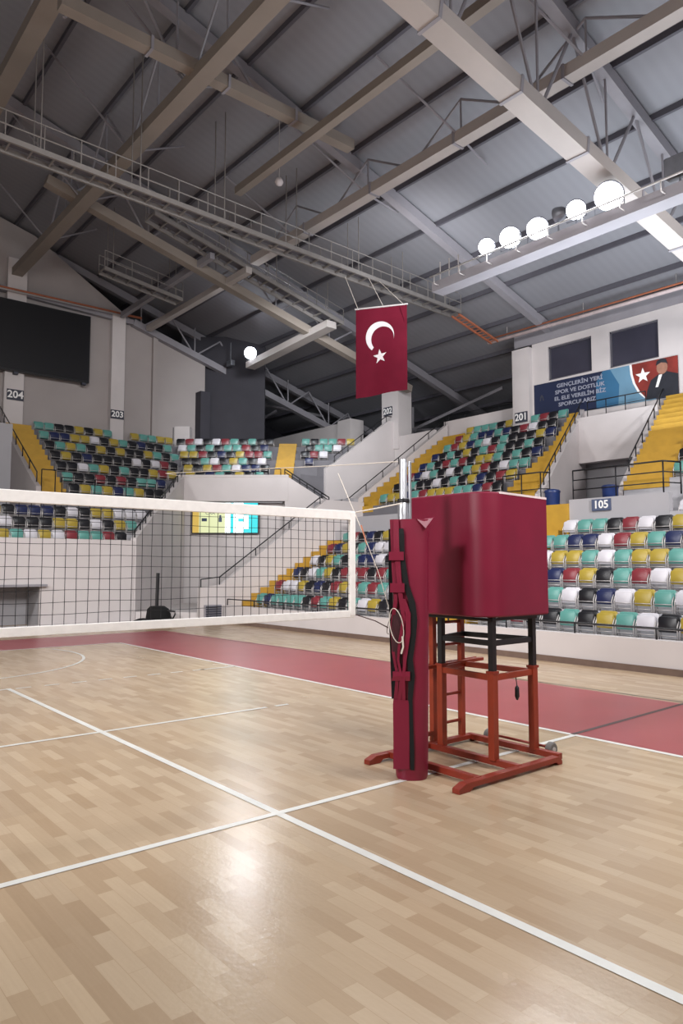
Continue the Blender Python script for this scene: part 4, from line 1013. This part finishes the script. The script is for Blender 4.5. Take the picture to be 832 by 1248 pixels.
MB().beam(bl(.08,0,.45), bl(.1,0,1.42), .1, .07).obj('upright_bar', M['black'], t, bevel=.01)
MB().tube([bl(.3,-.1,.38), bl(.62,-.1,.36), bl(.62,-.1,.28), bl(.5,-.1,.06)], .022, 8).obj('handle', M['black'], t, smooth=True)
# slatted vent box at the foot of the parapet
t = thing('vent_box', (7.45,14.1,0), 'grey slatted vent box at the foot of the white parapet', 'vent')
MB().box(7.2,7.72,14.12,14.2,.03,.52).obj('case', M['rafter'], t)
mb = MB()
for i in range(7): mb.box(7.22,7.7,14.08,14.13,.06+i*.065,.095+i*.065)
mb.obj('slats', M['slate'], t)

# ------------------------------------------------------------------ light
def area(loc, size, power, col=(1,1,1), rot=(0,0,0), spread=180):
    d = bpy.data.lights.new('area_fill', 'AREA'); d.size = size; d.energy = power; d.color = col; d.spread = math.radians(spread)
    o = bpy.data.objects.new('area_fill', d); COL.objects.link(o); o.location = loc; o.rotation_euler = rot; return o
WARM = (1,.985,.96)
for x, y, p in [(-6,-3,10), (4.5,-5,620), (-7,6,20), (5,4,240)]:
    area((x,y,9.2), 3, p, WARM if x < 0 else (.96,.98,1), spread=160)  # unseen overhead fills added above the court
def spot(loc, aim, power, ang, col, size=.5, blend=.6):
    d = bpy.data.lights.new('spot_lamp', 'SPOT'); d.energy = power; d.spot_size = math.radians(ang); d.spot_blend = blend; d.color = col; d.shadow_soft_size = size
    o = bpy.data.objects.new('spot_lamp', d); COL.objects.link(o); o.location = loc
    o.rotation_euler = (Vector(aim)-Vector(loc)).to_track_quat('-Z', 'Y').to_euler()
COOL = (.95,.97,1)
for u, v, r in FL:
    p0 = onX(u, v, GX-.05); p = p0 + (Vector(AIM)-p0).normalized()*.15
    spot(p, (-1,2,0), 380, 110, COOL)
spot(sp + (Vector((-1,1,0))-sp).normalized()*.15, (-1,1,0), 900, 80, COOL)
# unseen lamps added to brighten the side stand, end stand and, turned up, roof
for y in (-1, 8): spot((-12,y,9), (10,y+4,1.2), 5600, 54, (1,.98,.98), 1.0)
spot((5,-11,8.5), (15,9,3.6), 8500, 42, (1,.98,.98), 1.0)  # added to brighten the stairwell parapets
for x in (-4, 2): spot((x,-9,8.5), (x+3,17,1), 3600, 60, (1,.98,.97), 1.0)
area((-9,-4,3.5), 7, 420, (1,.95,.9), (PI,0,0)); area((10,-8,4), 6, 760, (.88,.94,1), (PI,0,0)); area((-10,14,4), 6, 130, (1,.93,.88), (PI,0,0)); area((12.5,4,5.2), 6, 640, (.86,.93,1), (PI,0,0))  # upturned fills without fixtures, added to lift the roof
spot((-4,-3,9), (10,20,4), 4200, 42, (.97,.98,1), 1.0)  # added to brighten the corner stand
spot((10,13,9.2), (17.5,25,6), 1500, 75, (.9,.95,1), 1.0)  # extra spot added to lift the portal wall and corner framing
spot((10.4,8.3,9.3), (13.2,12,10.3), 520, 110, (.95,.97,1), 1.0)  # added to brighten the right end of the long catwalk
area((-8,2,4), 4, 330, (1,.97,.95), (0,-PI/2,0))  # soft unseen fill added for the left face of the padded box
w = bpy.data.worlds.new('world'); S.world = w; w.use_nodes = True
w.node_tree.nodes['Background'].inputs['Color'].default_value = (.55,.56,.62,1); w.node_tree.nodes['Background'].inputs['Strength'].default_value = .03
